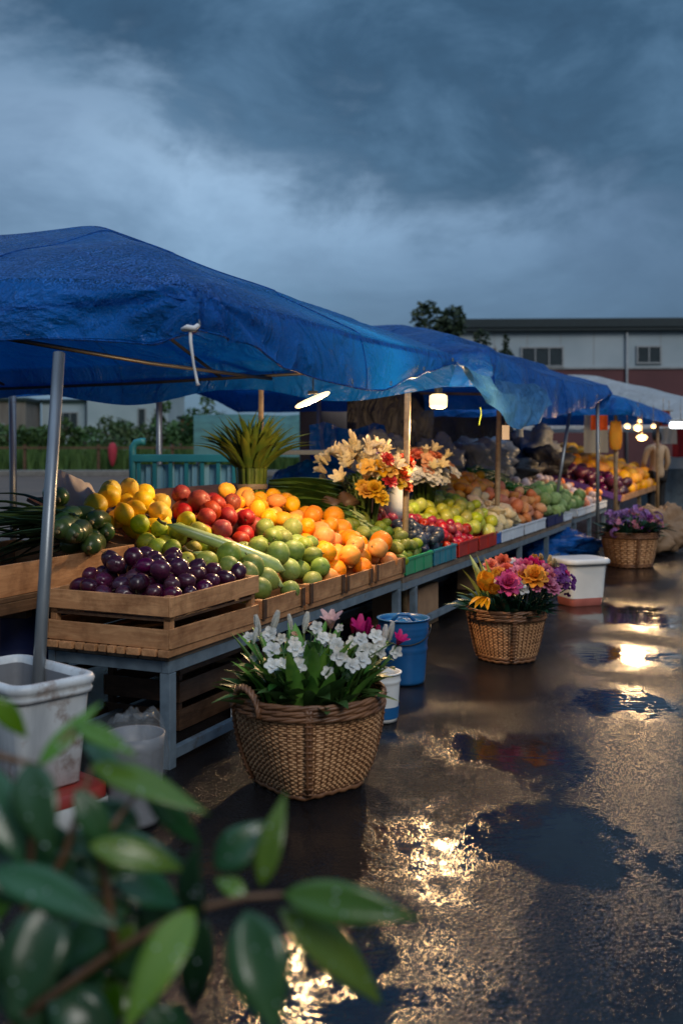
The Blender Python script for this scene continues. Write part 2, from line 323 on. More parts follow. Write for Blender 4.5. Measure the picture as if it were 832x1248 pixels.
M['hair'] = mat('black_hair', (.012,.011,.011), rough=.5)
M['coat'] = mat('beige_coat', (.52,.36,.22), (.42,.29,.18), rough=.8, bs=.4, bsc=20)
M['trouser'] = mat('black_trousers', (.015,.015,.018), rough=.8)
M['redcloth'] = mat('red_cloth', (.42,.03,.05), rough=.8, bs=.5, bsc=10)
M['orangecloth'] = mat('orange_cloth', (.60,.10,.02), rough=.8, trans=.2)
M['yellowcloth'] = mat('yellow_cloth', (.85,.45,.03), (.75,.33,.02), rough=.6, trans=.35)
M['lamp_tube'] = emis('lit_tube', (1, .74, .38), 2.0)
M['lamp_bulb'] = emis('lit_bulb', (1, .70, .32), 2.0)
M['black'] = mat('black_fitting', (.02,.02,.02), rough=.5, bs=0)
M['purple_tray'] = mat('purple_tray', (.10,.05,.28), rough=.4, bs=0)

# ================================================================== SETTING
def sheet(name, pts, m, z, sub=None):
    mb = MB(); mb.add([(p[0], p[1], z) for p in pts], [tuple(range(len(pts)))]); return tag(mb.build(name, m), kind='structure')
gb = MB(); g0 = 700
gb.add([(-g0, -60, 0), (g0, -60, 0), (g0, 1200, 0), (-g0, 1200, 0)], [(0,1,2,3)])
tag(gb.build('ground', M['ground']), kind='structure')
sheet('dirt_verge', [(-60, 13), (-3.4, 13), (-3.6, 46.6), (-60, 46.6)], M['dirt'], .004)
sheet('field', [(-160, 48.2), (-2, 48.2), (-2, 400), (-160, 400)], M['grass'], .004)
kb = MB(); kb.box((-30, 47.4, .12), (56, 1.4, .24)); tag(kb.build('kerb', M['kerb'], bevel=.02), kind='structure')

# sky and light
wd = bpy.data.worlds.new('World'); scene.world = wd; wd.use_nodes = True; nt = wd.node_tree
bg = nt.nodes['Background']; L = nt.links.new
tc = N(nt, 'ShaderNodeTexCoord'); sep = N(nt, 'ShaderNodeSeparateXYZ'); L(tc.outputs['Generated'], sep.inputs[0])
def MT(op, a, b_=None, c=None):
    n = N(nt, 'ShaderNodeMath', operation=op)
    for i, v in enumerate((a, b_, c)):
        if v is None: continue
        if isinstance(v, (int, float)): n.inputs[i].default_value = v
        else: L(v, n.inputs[i])
    return n.outputs[0]
mp = N(nt, 'ShaderNodeMapping'); mp.inputs['Scale'].default_value = (1.0, 1.0, 2.1); L(tc.outputs['Generated'], mp.inputs['Vector'])
big = noise_fac(nt, mp.outputs['Vector'], 3.2, 7, .58, .6)
mp2 = N(nt, 'ShaderNodeMapping'); mp2.inputs['Scale'].default_value = (1.0, 1.0, 1.7); mp2.inputs['Location'].default_value = (3.1, 1.7, .4); L(tc.outputs['Generated'], mp2.inputs['Vector'])
fine = noise_fac(nt, mp2.outputs['Vector'], 7.0, 8, .6, .3)
el = MT('ADD', sep.outputs['Z'], MT('MULTIPLY', sep.outputs['X'], .24))             # height of the cloud deck's ragged edge
edge = MT('ADD', el, MT('MULTIPLY_ADD', big, .26, -.13))
edge = MT('ADD', edge, MT('MULTIPLY_ADD', fine, .22, -.11))
deck = N(nt, 'ShaderNodeMapRange', interpolation_type='SMOOTHSTEP'); L(edge, deck.inputs['Value'])
deck.inputs['From Min'].default_value = .222; deck.inputs['From Max'].default_value = .330
low = ramp(nt, MT('ADD', sep.outputs['Z'], MT('MULTIPLY_ADD', fine, .10, -.05)), [(.0, (.062,.145,.245)), (.09, (.088,.182,.305)), (.18, (.185,.305,.460)), (.27, (.245,.375,.540))])
lowv = N(nt, 'ShaderNodeMixRGB', blend_type='MULTIPLY'); lowv.inputs['Fac'].default_value = .75; L(low, lowv.inputs['Color1'])
L(ramp(nt, big, [(.36, (.60,.66,.70)), (.60, (1.12,1.1,1.08))]), lowv.inputs['Color2'])
dk = ramp(nt, fine, [(.28, (.016,.050,.096)), (.5, (.029,.082,.150)), (.72, (.072,.155,.258))])
side = N(nt, 'ShaderNodeMixRGB', blend_type='MULTIPLY'); side.inputs['Fac'].default_value = 1
L(ramp(nt, MT('ADD', MT('MULTIPLY_ADD', sep.outputs['X'], 1.2, .42), MT('MULTIPLY_ADD', fine, .7, -.35)), [(.0, (.80,.82,.84)), (.25, (1.18,1.17,1.15)), (.44, (.86,.88,.90)), (.60, (.62,.67,.72)), (.85, (.46,.52,.58))]), side.inputs['Color2']); L(lowv.outputs[0], side.inputs['Color1']); lowv = side
ov = N(nt, 'ShaderNodeMixRGB'); L(deck.outputs[0], ov.inputs['Fac']); L(lowv.outputs[0], ov.inputs['Color1']); L(dk, ov.inputs['Color2'])
# the overcast brightens towards the zenith
zen = N(nt, 'ShaderNodeMapRange', interpolation_type='SMOOTHSTEP'); L(sep.outputs['Z'], zen.inputs['Value']); zen.inputs['From Min'].default_value = .42; zen.inputs['From Max'].default_value = .95
bk = N(nt, 'ShaderNodeMixRGB', blend_type='MULTIPLY'); bk.inputs['Fac'].default_value = 1; L(ov.outputs[0], bk.inputs['Color1'])
L(ramp(nt, MT('MULTIPLY_ADD', sep.outputs['Y'], .5, .5), [(.35, .42), (.62, 1.)]), bk.inputs['Color2']); ov = bk
zz = N(nt, 'ShaderNodeMixRGB'); L(zen.outputs[0], zz.inputs['Fac']); L(ov.outputs[0], zz.inputs['Color1']); zz.inputs['Color2'].default_value = (.46,.66,.96,1)
sky = N(nt, 'ShaderNodeTexSky', sky_type='NISHITA'); sky.sun_disc = False; sky.sun_elevation = R(37); sky.sun_rotation = R(154)
ad = N(nt, 'ShaderNodeMixRGB', blend_type='ADD'); ad.inputs['Fac'].default_value = .012; L(zz.outputs[0], ad.inputs['Color1']); L(sky.outputs[0], ad.inputs['Color2'])
L(ad.outputs[0], bg.inputs['Color']); bg.inputs['Strength'].default_value = 1.0
sd = bpy.data.lights.new('sun', 'SUN'); sd.energy = 1.15; sd.angle = R(25); sd.color = (1.0, .96, .90)
so = bpy.data.objects.new('sun', sd); col.objects.link(so); so.rotation_euler = (R(53), 0, R(26))

# ------------------------------------------------------------------ foliage helpers
def leaf_cloud(mb, c, rad, n, size, r, squash=1.0, clumps=9):
    cl = [(Vector((r.gauss(0, .45), r.gauss(0, .45), r.gauss(0, .40))), r.uniform(.28, .5)) for _ in range(clumps)]
    for _ in range(n):
        k, cr = r.choice(cl); d = Vector((r.gauss(0, 1), r.gauss(0, 1), r.gauss(0, 1))); d.normalize()
        p = k+d*cr*r.uniform(.55, 1.0); p = Vector((p.x*rad[0], p.y*rad[1], p.z*rad[2]))+Vector(c)
        a = Vector((r.gauss(0, 1), r.gauss(0, 1), r.gauss(0, .6))).normalized(); b_ = a.cross(Vector((r.gauss(0, 1), r.gauss(0, 1), r.gauss(0, 1)))).normalized()
        s = size*r.uniform(.6, 1.3)
        mb.add([p-a*s, p+b_*s*.45, p+a*s, p-b_*s*.45], [(0,1,2,3)])
def plant(name, label, cat, loc, rad, h, n, leaf, lm, group=None, trunk=.1, seed=1):
    r = random.Random(seed); e = empty(name, label, cat, loc, 0, group)
    tb = MB(); tb.tube([(0,0,0), (.02,0,h*.35), (-.03,.03,h*.7)], [trunk, trunk*.8, trunk*.4], 8)
    for i in range(5):
        a = r.uniform(0, 6.28); tb.tube([(0,0,h*(.3+.07*i)), (math.cos(a)*rad[0]*.4, math.sin(a)*rad[1]*.4, h*(.5+.08*i)), (math.cos(a)*rad[0]*.75, math.sin(a)*rad[1]*.75, h*(.6+.09*i))], [trunk*.45, trunk*.3, trunk*.1], 6)
    tb.build('trunk', M['bark'], e); mb = MB(); leaf_cloud(mb, (0, 0, h-rad[2]*.75), rad, n, leaf, r); mb.build('crown', lm, e); return e
def leafblade(mb, base, tip, w, droop=.1, fold=.25, side=None, n=9, prof=None, up=(0,0,1), twist=0.0, wavy=0.0):
    base = Vector(base); tip = Vector(tip); d = tip-base; Ln = d.length; dn = d.normalized(); up = Vector(up)
    sx = dn.cross(up)
    if sx.length < 1e-3: sx = dn.cross(Vector((1, 0, 0)))
    sx.normalize(); nn = sx.cross(dn).normalized(); ph = rnd.uniform(0, 6)
    def fn(u, v):
        wv = (prof(u) if prof else math.sin(PI*min(1, u*.97+.03))**.8*(1-.25*u))*w/2
        q = (v-.5)*2; tw = twist*u; sv = sx*math.cos(tw)+nn*math.sin(tw); nv = nn*math.cos(tw)-sx*math.sin(tw)
        return base+d*u+nn*(droop*Ln*math.sin(PI*u))+sv*q*wv+nv*(abs(q)*fold*wv+wavy*w*math.sin(u*14+ph+q)*abs(q))
    mb.grid(fn, n, 5)

# ================================================================== MARKET CANOPIES
def canopy_sheet(mb, s0, s1, t0, t1, ze, zr, hs, ht, drop, zed=lambda s, t: 0, out=.06, D=.5, seed=0., wr=.03, corner=.0, nS=120, nT=150, pw=.92):
    def para(u, n_):                                   # dense rings at the hem
        return u
    def fn(u, v):
        s = s0-D+(s1-s0+2*D)*u; t = t0-D+(t1-t0+2*D)*v
        sc, tc_ = min(max(s, s0), s1), min(max(t, t0), t1)
        os_, ot = s-sc, t-tc_; o = max(abs(os_), abs(ot))/D
        fs = min(sc-s0, s1-sc)/hs; ft = min(tc_-t0, 1e9)/ht
        k = .05; a, b_ = fs, ft
        h_ = max(k-abs(a-b_), 0)/k; f = min(a, b_)-h_*h_*k*.25
        f = min(max(f, 0), 1); f = f if f < .9 else .9+.1*math.tanh((f-.9)/.1)
        z = ze+zed(sc, tc_)+(zr-ze)*f**pw
        z += wr*1.6*nz(s*.9+seed, t*.9)*min(1, f*3+.15)+wr*.55*nz(s*2.6+seed, t*1.9)*min(1, f*3+.3)
        z -= .045*math.sin(PI*min(1, max(0, f)))*(.5+.5*math.sin(s*5+t*2+seed))*.5
        dd = drop(sc, tc_)*(1+.05*nz(sc*2+seed, tc_*2))
        z -= dd*(o**1.06)
        q = out*math.sin(min(1, o)*PI*.62)*(1+.7*nz(s*2.2, t*2.2, 3+seed))+.02*o*nz(sc*6+seed, tc_*6)
        dc = math.hypot(sc-s0, tc_-t0); an = math.atan2(o*.34, dc+.02); en = math.exp(-dc/.9)*min(1, o*5)*min(1, dc*5)
        fold = abs(math.sin(an*6.5+.5))-.55; q += corner*fold*en
        if o > 0: q += .022*(abs(math.sin((sc*1.3+tc_)*3.1+o*1.9+seed+1.3*nz(sc, tc_, seed)))-.6)*o
        if o == 0 and corner:                               # creases pulled up the roof from the corner
            ah = math.atan2(tc_-t0, sc-s0); z += .016*(abs(math.sin(ah*8+seed))-.5)*math.exp(-dc/.8)*min(1, dc*4)
        z += .012*math.exp(-(o/.05)**2)*(1 if o > 0 else 0)
        p = W(sc+(q*(1 if os_ > 0 else -1) if os_ else 0), tc_+(q*(1 if ot > 0 else -1) if ot else 0), z)
        return p
    mb.grid(fn, nS, nT)
def hem_edge(mb, nS, nT, root):
    pts = [mb.v[nT*i] for i in range(nS-1, -1, -1)]+[mb.v[j] for j in range(1, nT)]; hb = MB(); hb.tube(pts, .0055, 6); build_in(hb, 'hem', M['tarp'], root)
    for j in (int(nT*.30), int(nT*.52), int(nT*.74)):
        sb = MB(); sb.tube([Vector(mb.v[nT*i+j])+Vector((0, 0, .002)) for i in range(nS)], .004, 5); build_in(sb, 'seam', M['tarp'], root)
    for i in (int(nS*.5),):
        sb = MB(); sb.tube([Vector(mb.v[nT*i+j])+Vector((0, 0, .002)) for j in range(nT)], .005, 5); build_in(sb, 'seam', M['tarp'], root)
    off = root.location
    for k in range(14, len(pts)-6, 17):
        a = Vector(pts[k])+Vector((0, 0, .028)); d = (Vector(pts[k+1])-Vector(pts[k-1])).normalized(); n_ = d.cross(Vector((0,0,1))).normalized(); eb = MB()
        eb.tube([a+(d*math.cos(q*PI/6)+Vector((0,0,1))*math.sin(q*PI/6))*.012+n_*0 for q in range(13)], .004, 5); build_in(eb, 'eyelet', M['post'], root)
def seglen(a, b_, x): return min(1, max(0, (x-a)/(b_-a)))
def sst(a, b_, x): q = seglen(a, b_, x); return q*q*(3-2*q)

def pl(x, pts):
    if x <= pts[0][0]: return pts[0][1]
    for (a, va), (b_, vb) in zip(pts, pts[1:]):
        if x <= b_: q = (x-a)/(b_-a); q = q*q*(3-2*q); return va+(vb-va)*q
    return pts[-1][1]
# --- front canopy
can1 = empty('market_canopy', 'big wet blue tarpaulin canopy over the front fruit table, white tie at its corner', 'canopy', W(1.4, 1.5, 0))
INV = Matrix.Translation(-can1.location)
def drop1(s, t):
    if t <= -.30: return pl(s, ((-.285,.18),(0,.19),(.55,.27),(1.2,.325),(1.75,.32),(2.3,.21),(2.65,.15),(3.0,.09),(3.2,.07)))
    if s < 0: return pl(t, ((-.32,.19),(-.1,.26),(.3,.265),(1.2,.32),(2,.28)))
    return .27+.06*math.sin(t*3.1)
def zed1(s, t):
    z = 0
    if s < 1.4: z += .11*math.sin(PI*seglen(-.32, 2.4, t))*max(0, 1-(s+.285)/1.6)
    if t < .2: z += -.02*math.sin(PI*seglen(-.285, 3.2, s))
    return z
mb = MB(); canopy_sheet(mb, -.285, 3.2, -.32, 5.2, 2.15, 2.93, 1.74, 1.89, drop1, zed1, seed=2.3, wr=.024, out=.035, corner=.06)
hem_edge(mb, 120, 150, can1)
# bunched folds at the near corner
cA = W(-.285, -.32, 2.15)
for i, v in enumerate(mb.v):
    d = Vector(v)-cA; dl = math.hypot(d.x, d.y)
    if dl < 1.1 and v[2] < 2.32:
        ang = math.atan2(d.y, d.x); k = (1-dl/1.1)**1.2*min(1, dl/.12)
        mb.v[i] = (v[0], v[1], v[2]+.018*k*math.sin(ang*9+1)); 
build_in(mb, 'tarpaulin', M['tarp'], can1)
def post(root, top, foot, r=.022, m='post', n=10):
    mb = MB(); mb.tube([foot, (Vector(foot)+Vector(top))/2, top], r, n)
    return build_in(mb, 'post', M[m], root)
p1t, p1b = P(72, 430, 4.55), Vector((-1.235, 4.10, .185))
post(can1, p1t, p1b, .026)
post(can1, P(497, 455, 8.09), Vector((.49, 8.09, 0)), .026, 'post_wood')
post(can1, P(318, 440, 8.23), Vector((-.645, 8.23, 0)), .022, 'post_wood')
post(can1, P(15, 470, 9.25), Vector((-2.95, 9.25, 0)), .032)
def rafter(root, a, b_, r=.013, m='black'):
    mb = MB(); mb.tube([a, (Vector(a)+Vector(b_))/2-Vector((0,0,.02)), b_], r, 8); return build_in(mb, 'rafter', M[m], root)
hub = W(1.46, 1.57, 2.62); hubL = W(1.46, 3.9, 2.62)
for q in (W(-.22, -.25, 2.08), W(3.15, -.25, 2.05), W(-.22, 1.57, 2.10), W(3.15, 1.57, 2.02), W(-.2, 3.8, 2.10), W(3.15, 3.8, 2.02)):
    rafter(can1, q, hubL if q is None else (hub if ST(q)[1] < 3 else hubL))
rafter(can1, hub, hubL)
rafter(can1, W(-.25, -.1, 2.10), W(-.25, 4.8, 2.10)); rafter(can1, W(3.1, -.2, 2.06), W(3.1, 4.8, 1.97))
rafter(can1, W(-.15, -.27, 2.09), W(3.1, -.27, 2.06))
rafter(can1, W(-.2, 1.1, 2.05), W(3.1, 1.1, 2.0)); 
# white tie knotted at the near corner
mb = MB(); tp = P(232, 402, 4.22)
mb.tube([tp+Vector((-.034, 0, .002)), tp+Vector((-.01, -.01, .008)), tp+Vector((.018, -.01, .004)), tp+Vector((.032, 0, .020))], [.012, .020, .019, .014], 10, flat=.7)
mb.tube([tp, tp+Vector((.003, -.015, -.05)), tp+Vector((.014, -.01, -.14)), tp+Vector((.028, 0, -.215)), tp+Vector((.031, 0, -.228))], [.010, .0105, .008, .009, .014], 8, flat=.7)
build_in(mb, 'tie', M['rope'], can1)

# --- loose wet flap between the two canopies
mb = MB()
def flap(u, v):
    a = Vector((.80, 7.52, 2.10)); b_ = P(652, 468, 9.7); top = a.lerp(b_, u)
    sag = .05*math.sin(PI*u); fall = pl(u, ((0,.05),(.25,.24),(.55,.41),(.85,.36),(1,.20)))*v
    o = .03+math.sin(v*PI*.6)*.07*(1+u)+.030*math.sin(u*30+v*9)*v*(1-.4*v)+.035*nz(u*5+v*2, v*3)*v
    z = top.z-sag-fall+.012*nz(u*9, v*5, 2)
    p = top-DT*(o-.02); p.z = z; return p
mb.grid(flap, 80, 30)
fl = MB(); fl.v, fl.f, fl.sm = mb.v, mb.f, mb.sm
fe = empty('hanging_tarp', 'loose wet blue tarp flap sagging between the front canopy and the next one', 'tarp', W(4.2, -.35, 0))
build_in(fl, 'tarpaulin', M['tarp_pale'], fe)
post(fe, P(608, 500, 10.66), Vector((1.60, 10.66, 0)), .028, 'post_wood')

# --- second canopy
can2 = empty('market_canopy', 'blue tarpaulin canopy in the middle of the row, over the vegetable table', 'canopy', W(7, 1.5, 0))
def drop2(s, t):
    if t <= -.30: return pl(s, ((4.2,.36),(6,.44),(8.6,.27),(10.2,.12)))
    return .30
mb = MB(); canopy_sheet(mb, 4.25, 10.2, -.31, 5.4, 2.28, 2.88, 2.95, 1.9, drop2, lambda s, t: -.10*math.sin(PI*seglen(4.2, 10.2, s)) if t < .3 else 0, seed=9.1, wr=.024, out=.05, pw=.84)
hem_edge(mb, 120, 150, can2)
build_in(mb, 'tarpaulin', M['tarp'], can2)
post(can2, P(696, 490, 13.6), P(678, 606, 13.0)*1.0, .024)
post(can2, W(10.1, -.2, 2.2), W(10.1, -.2, 0), .024); post(can2, W(4.4, 3.0, 2.2), W(4.4, 3.0, 0), .03); post(can2, W(7.2, 2.6, 2.3), W(7.2, 2.6, 0), .03)
for s in (4.4, 7.2, 10.1): rafter(can2, W(s, -.2, 2.14), W(s, 4.8, 2.35), .022, 'wood_old')
rafter(can2, W(4.4, -.22, 2.08), W(10.1, -.22, 2.12), .022, 'wood_old')

# --- third (blue) and fourth (white)
can3 = empty('market_canopy', 'far blue tarpaulin canopy hanging low over the orange stall', 'canopy', W(13, 1.5, 0))
mb = MB(); canopy_sheet(mb, 10.9, 16.2, -.45, 4.0, 2.14, 2.55, 2.5, 1.9, lambda s, t: .24, lambda s, t: -.05*(s-10.9)/5, seed=4.4, wr=.04, out=.08, nS=60, nT=60)
build_in(mb, 'tarpaulin', M['tarp'], can3)
for (s, t) in ((11.0, -.3), (16.0, -.3), (11.0, 3.4), (16.0, 3.4)): post(can3, W(s, t, 2.1), W(s, t, 0), .03, 'post_wood')
can4 = empty('market_canopy', 'pale white tarpaulin canopy at the far end of the row', 'canopy', W(19, 0, 0))
mb = MB(); canopy_sheet(mb, 17.0, 23, -2.2, 6, 2.02, 2.98, 1.3, 3.5, lambda s, t: .24, seed=7.7, wr=.04, out=.06, nS=60, nT=80, pw=1.08)
build_in(mb, 'tarpaulin', M['tarp_white'], can4)
for (s, t) in ((17.1, -2.0), (22.8, -2.0), (17.1, 4.8), (22.8, 4.8)): post(can4, W(s, t, 2.02), W(s, t, 0), .03)

# ================================================================== TABLES, TRAYS, CRATES (local axes: x along the row, y away from the walkway)
def rowthing(name, label, cat, s, t, z, group=None, rz=0): return empty(name, label, cat, W(s, t, z), ROWROT+rz, group)
def table(name, label, s0, s1, t0, t1, h, m='steel', top='wood_old', legs=None, w=.05, planks=4, low=.06, pt=.024):
    e = rowthing(name, label, 'table', s0, t0, 0); Ls, Lt = s1-s0, t1-t0
    tb = MB(); pw_ = Lt/planks
    for i in range(planks): tb.box((Ls/2, pw_*(i+.5), h-.002-pt/2), (Ls, pw_-.008, pt))
    tb.build('table_top', M[top], e, .003)
    for (a, b_) in (((.0, .025), (Ls, .025)), ((0, Lt-.025), (Ls, Lt-.025))):
        rb = MB(); rb.beam((a[0], a[1], h-.031-pt), (b_[0], b_[1], h-.031-pt), .04, .055); rb.build('rail', M[m], e, .003)
    for x in (.025, Ls-.025):
        rb = MB(); rb.beam((x, .047, h-.032-pt), (x, Lt-.047, h-.032-pt), .04, .053); rb.build('rail', M[m], e, .003)
    xs = legs or (.03, Ls-.03)
    for x in xs:
        for y in (.03, Lt-.03):
            lb = MB(); lb.box((x, y, (h-.060-pt)/2), (w, w, h-.060-pt)); lb.build('leg', M[m], e, .004)
    rb = MB(); rb.beam((xs[0]+w/2, .03, low), (xs[-1]-w/2, .03, low), .035, .05); rb.build('stretcher', M[m], e, .003)
    rb = MB(); rb.beam((xs[0]+w/2, Lt-.03, low), (xs[-1]-w/2, Lt-.03, low), .035, .05); rb.build('stretcher', M[m], e, .003)
    return e
TH = .525
table('display_table', 'grey steel framed table at the front, under the plum crate', 0, 3.04, -.0, .70, TH, w=.055)
table('display_table', 'long plank topped table in the middle of the row, under the plastic baskets', 3.08, 9.35, 0.0, .70, TH-.002, legs=(.3, 2.2, 3.6, 4.9, 6.1), w=.05, low=.12, pt=.05)
table('display_table', 'grey metal table under the white trays near the far stall', 9.55, 12.1, 0.0, .70, TH+.005, legs=(.1, 1.2, 2.4), w=.05)
table('rear_table', 'dark wooden back table raising the rear of the front fruit display', -.35, 3.4, .74, 1.62, .78, 'wood_dark', 'wood_dark', w=.07)
table('rear_table', 'dark wooden back table raising the rear of the vegetable display', 3.75, 12.0, .74, 1.62, .78, 'wood_dark', 'wood_dark', legs=(.1, 2.8, 5.4, 8.1), w=.07)

def slat_panel(Ln, h, ns, th=.014, gap=.25, r=rnd, rough=True):
    mb = MB(); sh = h/ns
    for i in range(ns):
        hh = sh*(1-(gap if ns > 1 else 0)); mb.box((0, 0, -h/2+sh*i+hh/2+(0 if i == 0 else sh*gap*.5)+(sh*gap*.5 if (i == ns-1 and ns > 1) else 0)), (Ln, th, hh), Euler((0, R(r.uniform(-.35, .35)), 0)).to_matrix())
    return mb
def crate(name, label, s0, s1, t0, t1, z0, h, ns=2, m='wood', floor=None, corner=True, pallet=False, cleat=False, cat='crate', group=None, gap=.25, cp=.035):
    e = rowthing(name, label, cat, s0, t0, z0, group); Ls, Lt = s1-s0, t1-t0; b0 = .0
    if pallet:
        pb = MB(); n_ = max(4, int(Lt/.075)); x = 0
        y = 0
        while y < Lt-.02:
            w_ = min(rnd.uniform(.05, .11), Lt-y); pb.box((Ls/2-.004, y+w_/2, .017), (Ls+.03+rnd.uniform(-.012, .012), w_-.014, .032)); y += w_
        pb.build('pallet_base', M[m], e, .003)
        b0 = .036
    for (x, y, rz, ln) in ((Ls/2, .007, 0, Ls), (Ls/2, Lt-.007, 0, Ls), (.007, Lt/2, PI/2, Lt-.032), (Ls-.007, Lt/2, PI/2, Lt-.032)):
        o = slat_panel(ln, h-b0, ns, gap=gap).build('side_panel', M[m], e, .002); o.location = (x, y, b0+(h-b0)/2); o.rotation_euler = (0, 0, rz)
    if corner:
        for x in (cp/2+.016, Ls-cp/2-.016):
            for y in (cp/2+.016, Lt-cp/2-.016):
                cb = MB(); cb.box((0, 0, 0), (h-b0, cp, cp)); o = cb.build('corner_post', M[m], e, .002); o.rotation_euler = (0, -PI/2, 0); o.location = (x, y, b0+(h-b0)/2+.001)
    if cleat:
        for x in (.022, Ls-.022):
            cb = MB(); cb.box((x, -.007, b0+(h-b0)/2+.002), (.038, .012, h-b0+.006)); cb.build('cleat', M['wood_dark'], e, .002)
    fb = MB(); fz = floor if floor is not None else b0+.012; fb.box((Ls/2, Lt/2, fz), (Ls-.032, Lt-.032, .012)); fb.build('floor_board', M['wood_dark' if m.startswith('wood') else m], e)
    return e
# the plum crate at the table's end
crate('plum_crate', 'two slat wooden crate on loose pallet slats, full of dark plums at the table end', -.035, .80, -.03, .68, TH, .275, 2, 'wood', floor=.165, pallet=True)
for i, (a, b_, lab) in enumerate(((.83, 1.39, 'small wooden tray right beside the plum crate, under the green guavas'), (1.41, 1.93, 'small wooden tray with a knot hole, second from the plum crate'), (1.95, 2.43, 'small wooden tray under the oranges, third from the plum crate'), (2.45, 3.03, 'small wooden tray under the oranges, next to the green plastic basket'))):
    crate('wooden_tray', lab, a+.018, b_-.012, -.02, .40, TH, .135+(.0, .012, -.006, .008)[i], 1, 'wood', pallet=True, corner=True, cleat=True, cat='tray', group='wooden trays along the front table').rotation_euler = (0, 0, ROWROT+R((.8, -1.2, .9, -.7)[i]))
crate('wooden_tray', 'long wooden tray of dark green vegetables behind the leaning metal post', -.34, .79, .75, 1.60, .782, .15, 1, 'wood', cat='tray', corner=False)

def basket(label, s0, s1, m, n, h=.13, slots=True, cat='basket', name='plastic_basket', group='plastic baskets along the plank table', z=TH, t1=.36):
    e = rowthing(name, label, cat, s0, -.01, z, group); Ls, Lt = s1-s0, t1
    def wall(a, b_, nm, sl):
        mb = MB(); d = Vector(b_)-Vector(a); ln = d.length; seg = max(1, n if sl else 2)
        for i in range(seg):
            p0 = Vector(a)+d*(i/seg); p1 = Vector(a)+d*((i+1)/seg); q = (p1-p0)
            mb.beam(p0+q*.02+Vector((0,0,h*.42)), p1-q*.02+Vector((0,0,h*.42)), .008, h*.80)
            mb.beam(p1-q*.05+Vector((0,0,h*.42)), p1+q*.0+Vector((0,0,h*.42)), .018, h*.82, up=(0,0,1)) if i < seg-1 else None
        mb.beam(Vector(a)+Vector((0,0,h*.92)), Vector(b_)+Vector((0,0,h*.92)), .022, h*.15)
        mb.build(nm, M[m], e, .002)
    wall((0, 0, 0), (Ls, 0, 0), 'side_panel', True); wall((0, Lt, 0), (Ls, Lt, 0), 'side_panel', True)
    wall((0, .012, 0), (0, Lt-.012, 0), 'end_panel', False); wall((Ls, .012, 0), (Ls, Lt-.012, 0), 'end_panel', False)
    fb = MB(); fb.box((Ls/2, Lt/2, .008), (Ls-.02, Lt-.02, .01)); fb.build('bottom', M[m], e); return e
basket('green plastic slotted basket of olive green fruit beside the last wooden tray', 3.09, 3.70, 'green_plastic', 3)
basket('teal blue plastic slotted basket between the green and the red basket', 3.74, 4.33, 'teal_plastic', 4)
basket('bright red plastic basket under the red apples', 4.40, 4.98, 'red_plastic', 2)
basket('bright red plastic basket under the green apples, next to the white foam trays', 5.02, 5.62, 'red_plastic', 2)
basket('white foam tray with a blue end under the pale roots', 5.80, 6.70, 'foam', 2, .12, name='foam_tray', cat='tray', group='white foam trays on the plank table')
basket('white foam tray under the orange potatoes', 6.75, 7.75, 'foam', 2, .12, name='foam_tray', cat='tray', group='white foam trays on the plank table')
basket('dark tray of green cabbages past the foam trays', 7.85, 8.75, 'navy_plastic', 2, .12, name='plastic_tray', cat='tray', group=None)
basket('low white tray at the end of the plank table', 8.8, 9.3, 'foam', 2, .08, name='foam_tray', cat='tray', group=None)
basket('white tray of mixed produce on the grey metal far table', 9.7, 11.0, 'foam', 3, .10, name='foam_tray', cat='tray', group=None)
basket('white tray at the far end of the grey metal table', 11.1, 12.0, 'foam', 3, .10, name='foam_tray', cat='tray', group=None)
tb = MB(); tb.box((0,0,0), (.20, .02, .10)); o = tb.build('blue_panel', M['bluebox'], None, .004); o.location = W(5.71, -.0, TH+.055); o.rotation_euler = (0,0,ROWROT); tag(o, 'small blue plastic panel between the red basket and foam trays', 'panel')

# sloped boards the heaps lie on
SB, SK = .575, .40
def base(s, t): return SB+SK*max(t, -.05)
def riser(label, s0, s1, t0, t1):
    e = rowthing('sloped_display_board', label, 'display board', s0, t0, 0); Ls = s1-s0
    mb = MB(); mb.beam((Ls/2, 0, base(0, t0)-.03), (Ls/2, t1-t0, base(0, t1)-.03), Ls, .02); mb.build('board', M['wood_dark'], e)
    for x in (.06, Ls/2, Ls-.06):
        zt = base(0, t1)-.045; b2 = MB(); b2.box((x, t1-t0-.06, (zt-.03+.782)/2), (.05, .05, zt-.03-.782)); b2.build('prop', M['wood_dark'], e)
    return e
riser('sloped dark board under the front heap of citrus and red fruit', .84, 3.52, .43, 1.55)
riser('sloped dark board under the apples, roots and cabbages', 3.72, 11.9, .43, 1.45)

# ================================================================== FRUIT
def ballmesh(name, fn, m, nu=18, nv=24):
    mb = MB(); vs = []; fs = []
    for i in range(nu+1):
        th = PI*i/nu
        for j in range(nv):
            ph = 2*PI*j/nv; vs.append(fn(th, ph))
    for i in range(nu):
        for j in range(nv): fs.append((i*nv+j, (i+1)*nv+j, (i+1)*nv+(j+1) % nv, i*nv+(j+1) % nv))
    mb.add(vs, fs, True); me = mb.mesh(name, m)
    bm = bmesh.new(); bm.from_mesh(me); bmesh.ops.remove_doubles(bm, verts=bm.verts, dist=1e-5); bm.to_mesh(me); bm.free()
    for p in me.polygons: p.use_smooth = True
    return me
def sph(th, ph, r=1.0, sx=1, sy=1, sz=1): return Vector((r*sx*math.sin(th)*math.cos(ph), r*sy*math.sin(th)*math.sin(ph), r*sz*math.cos(th)))
def dimple(th, a=.22, w=.35): return 1-a*math.exp(-(th/w)**2)-a*.6*math.exp(-((PI-th)/w)**2)
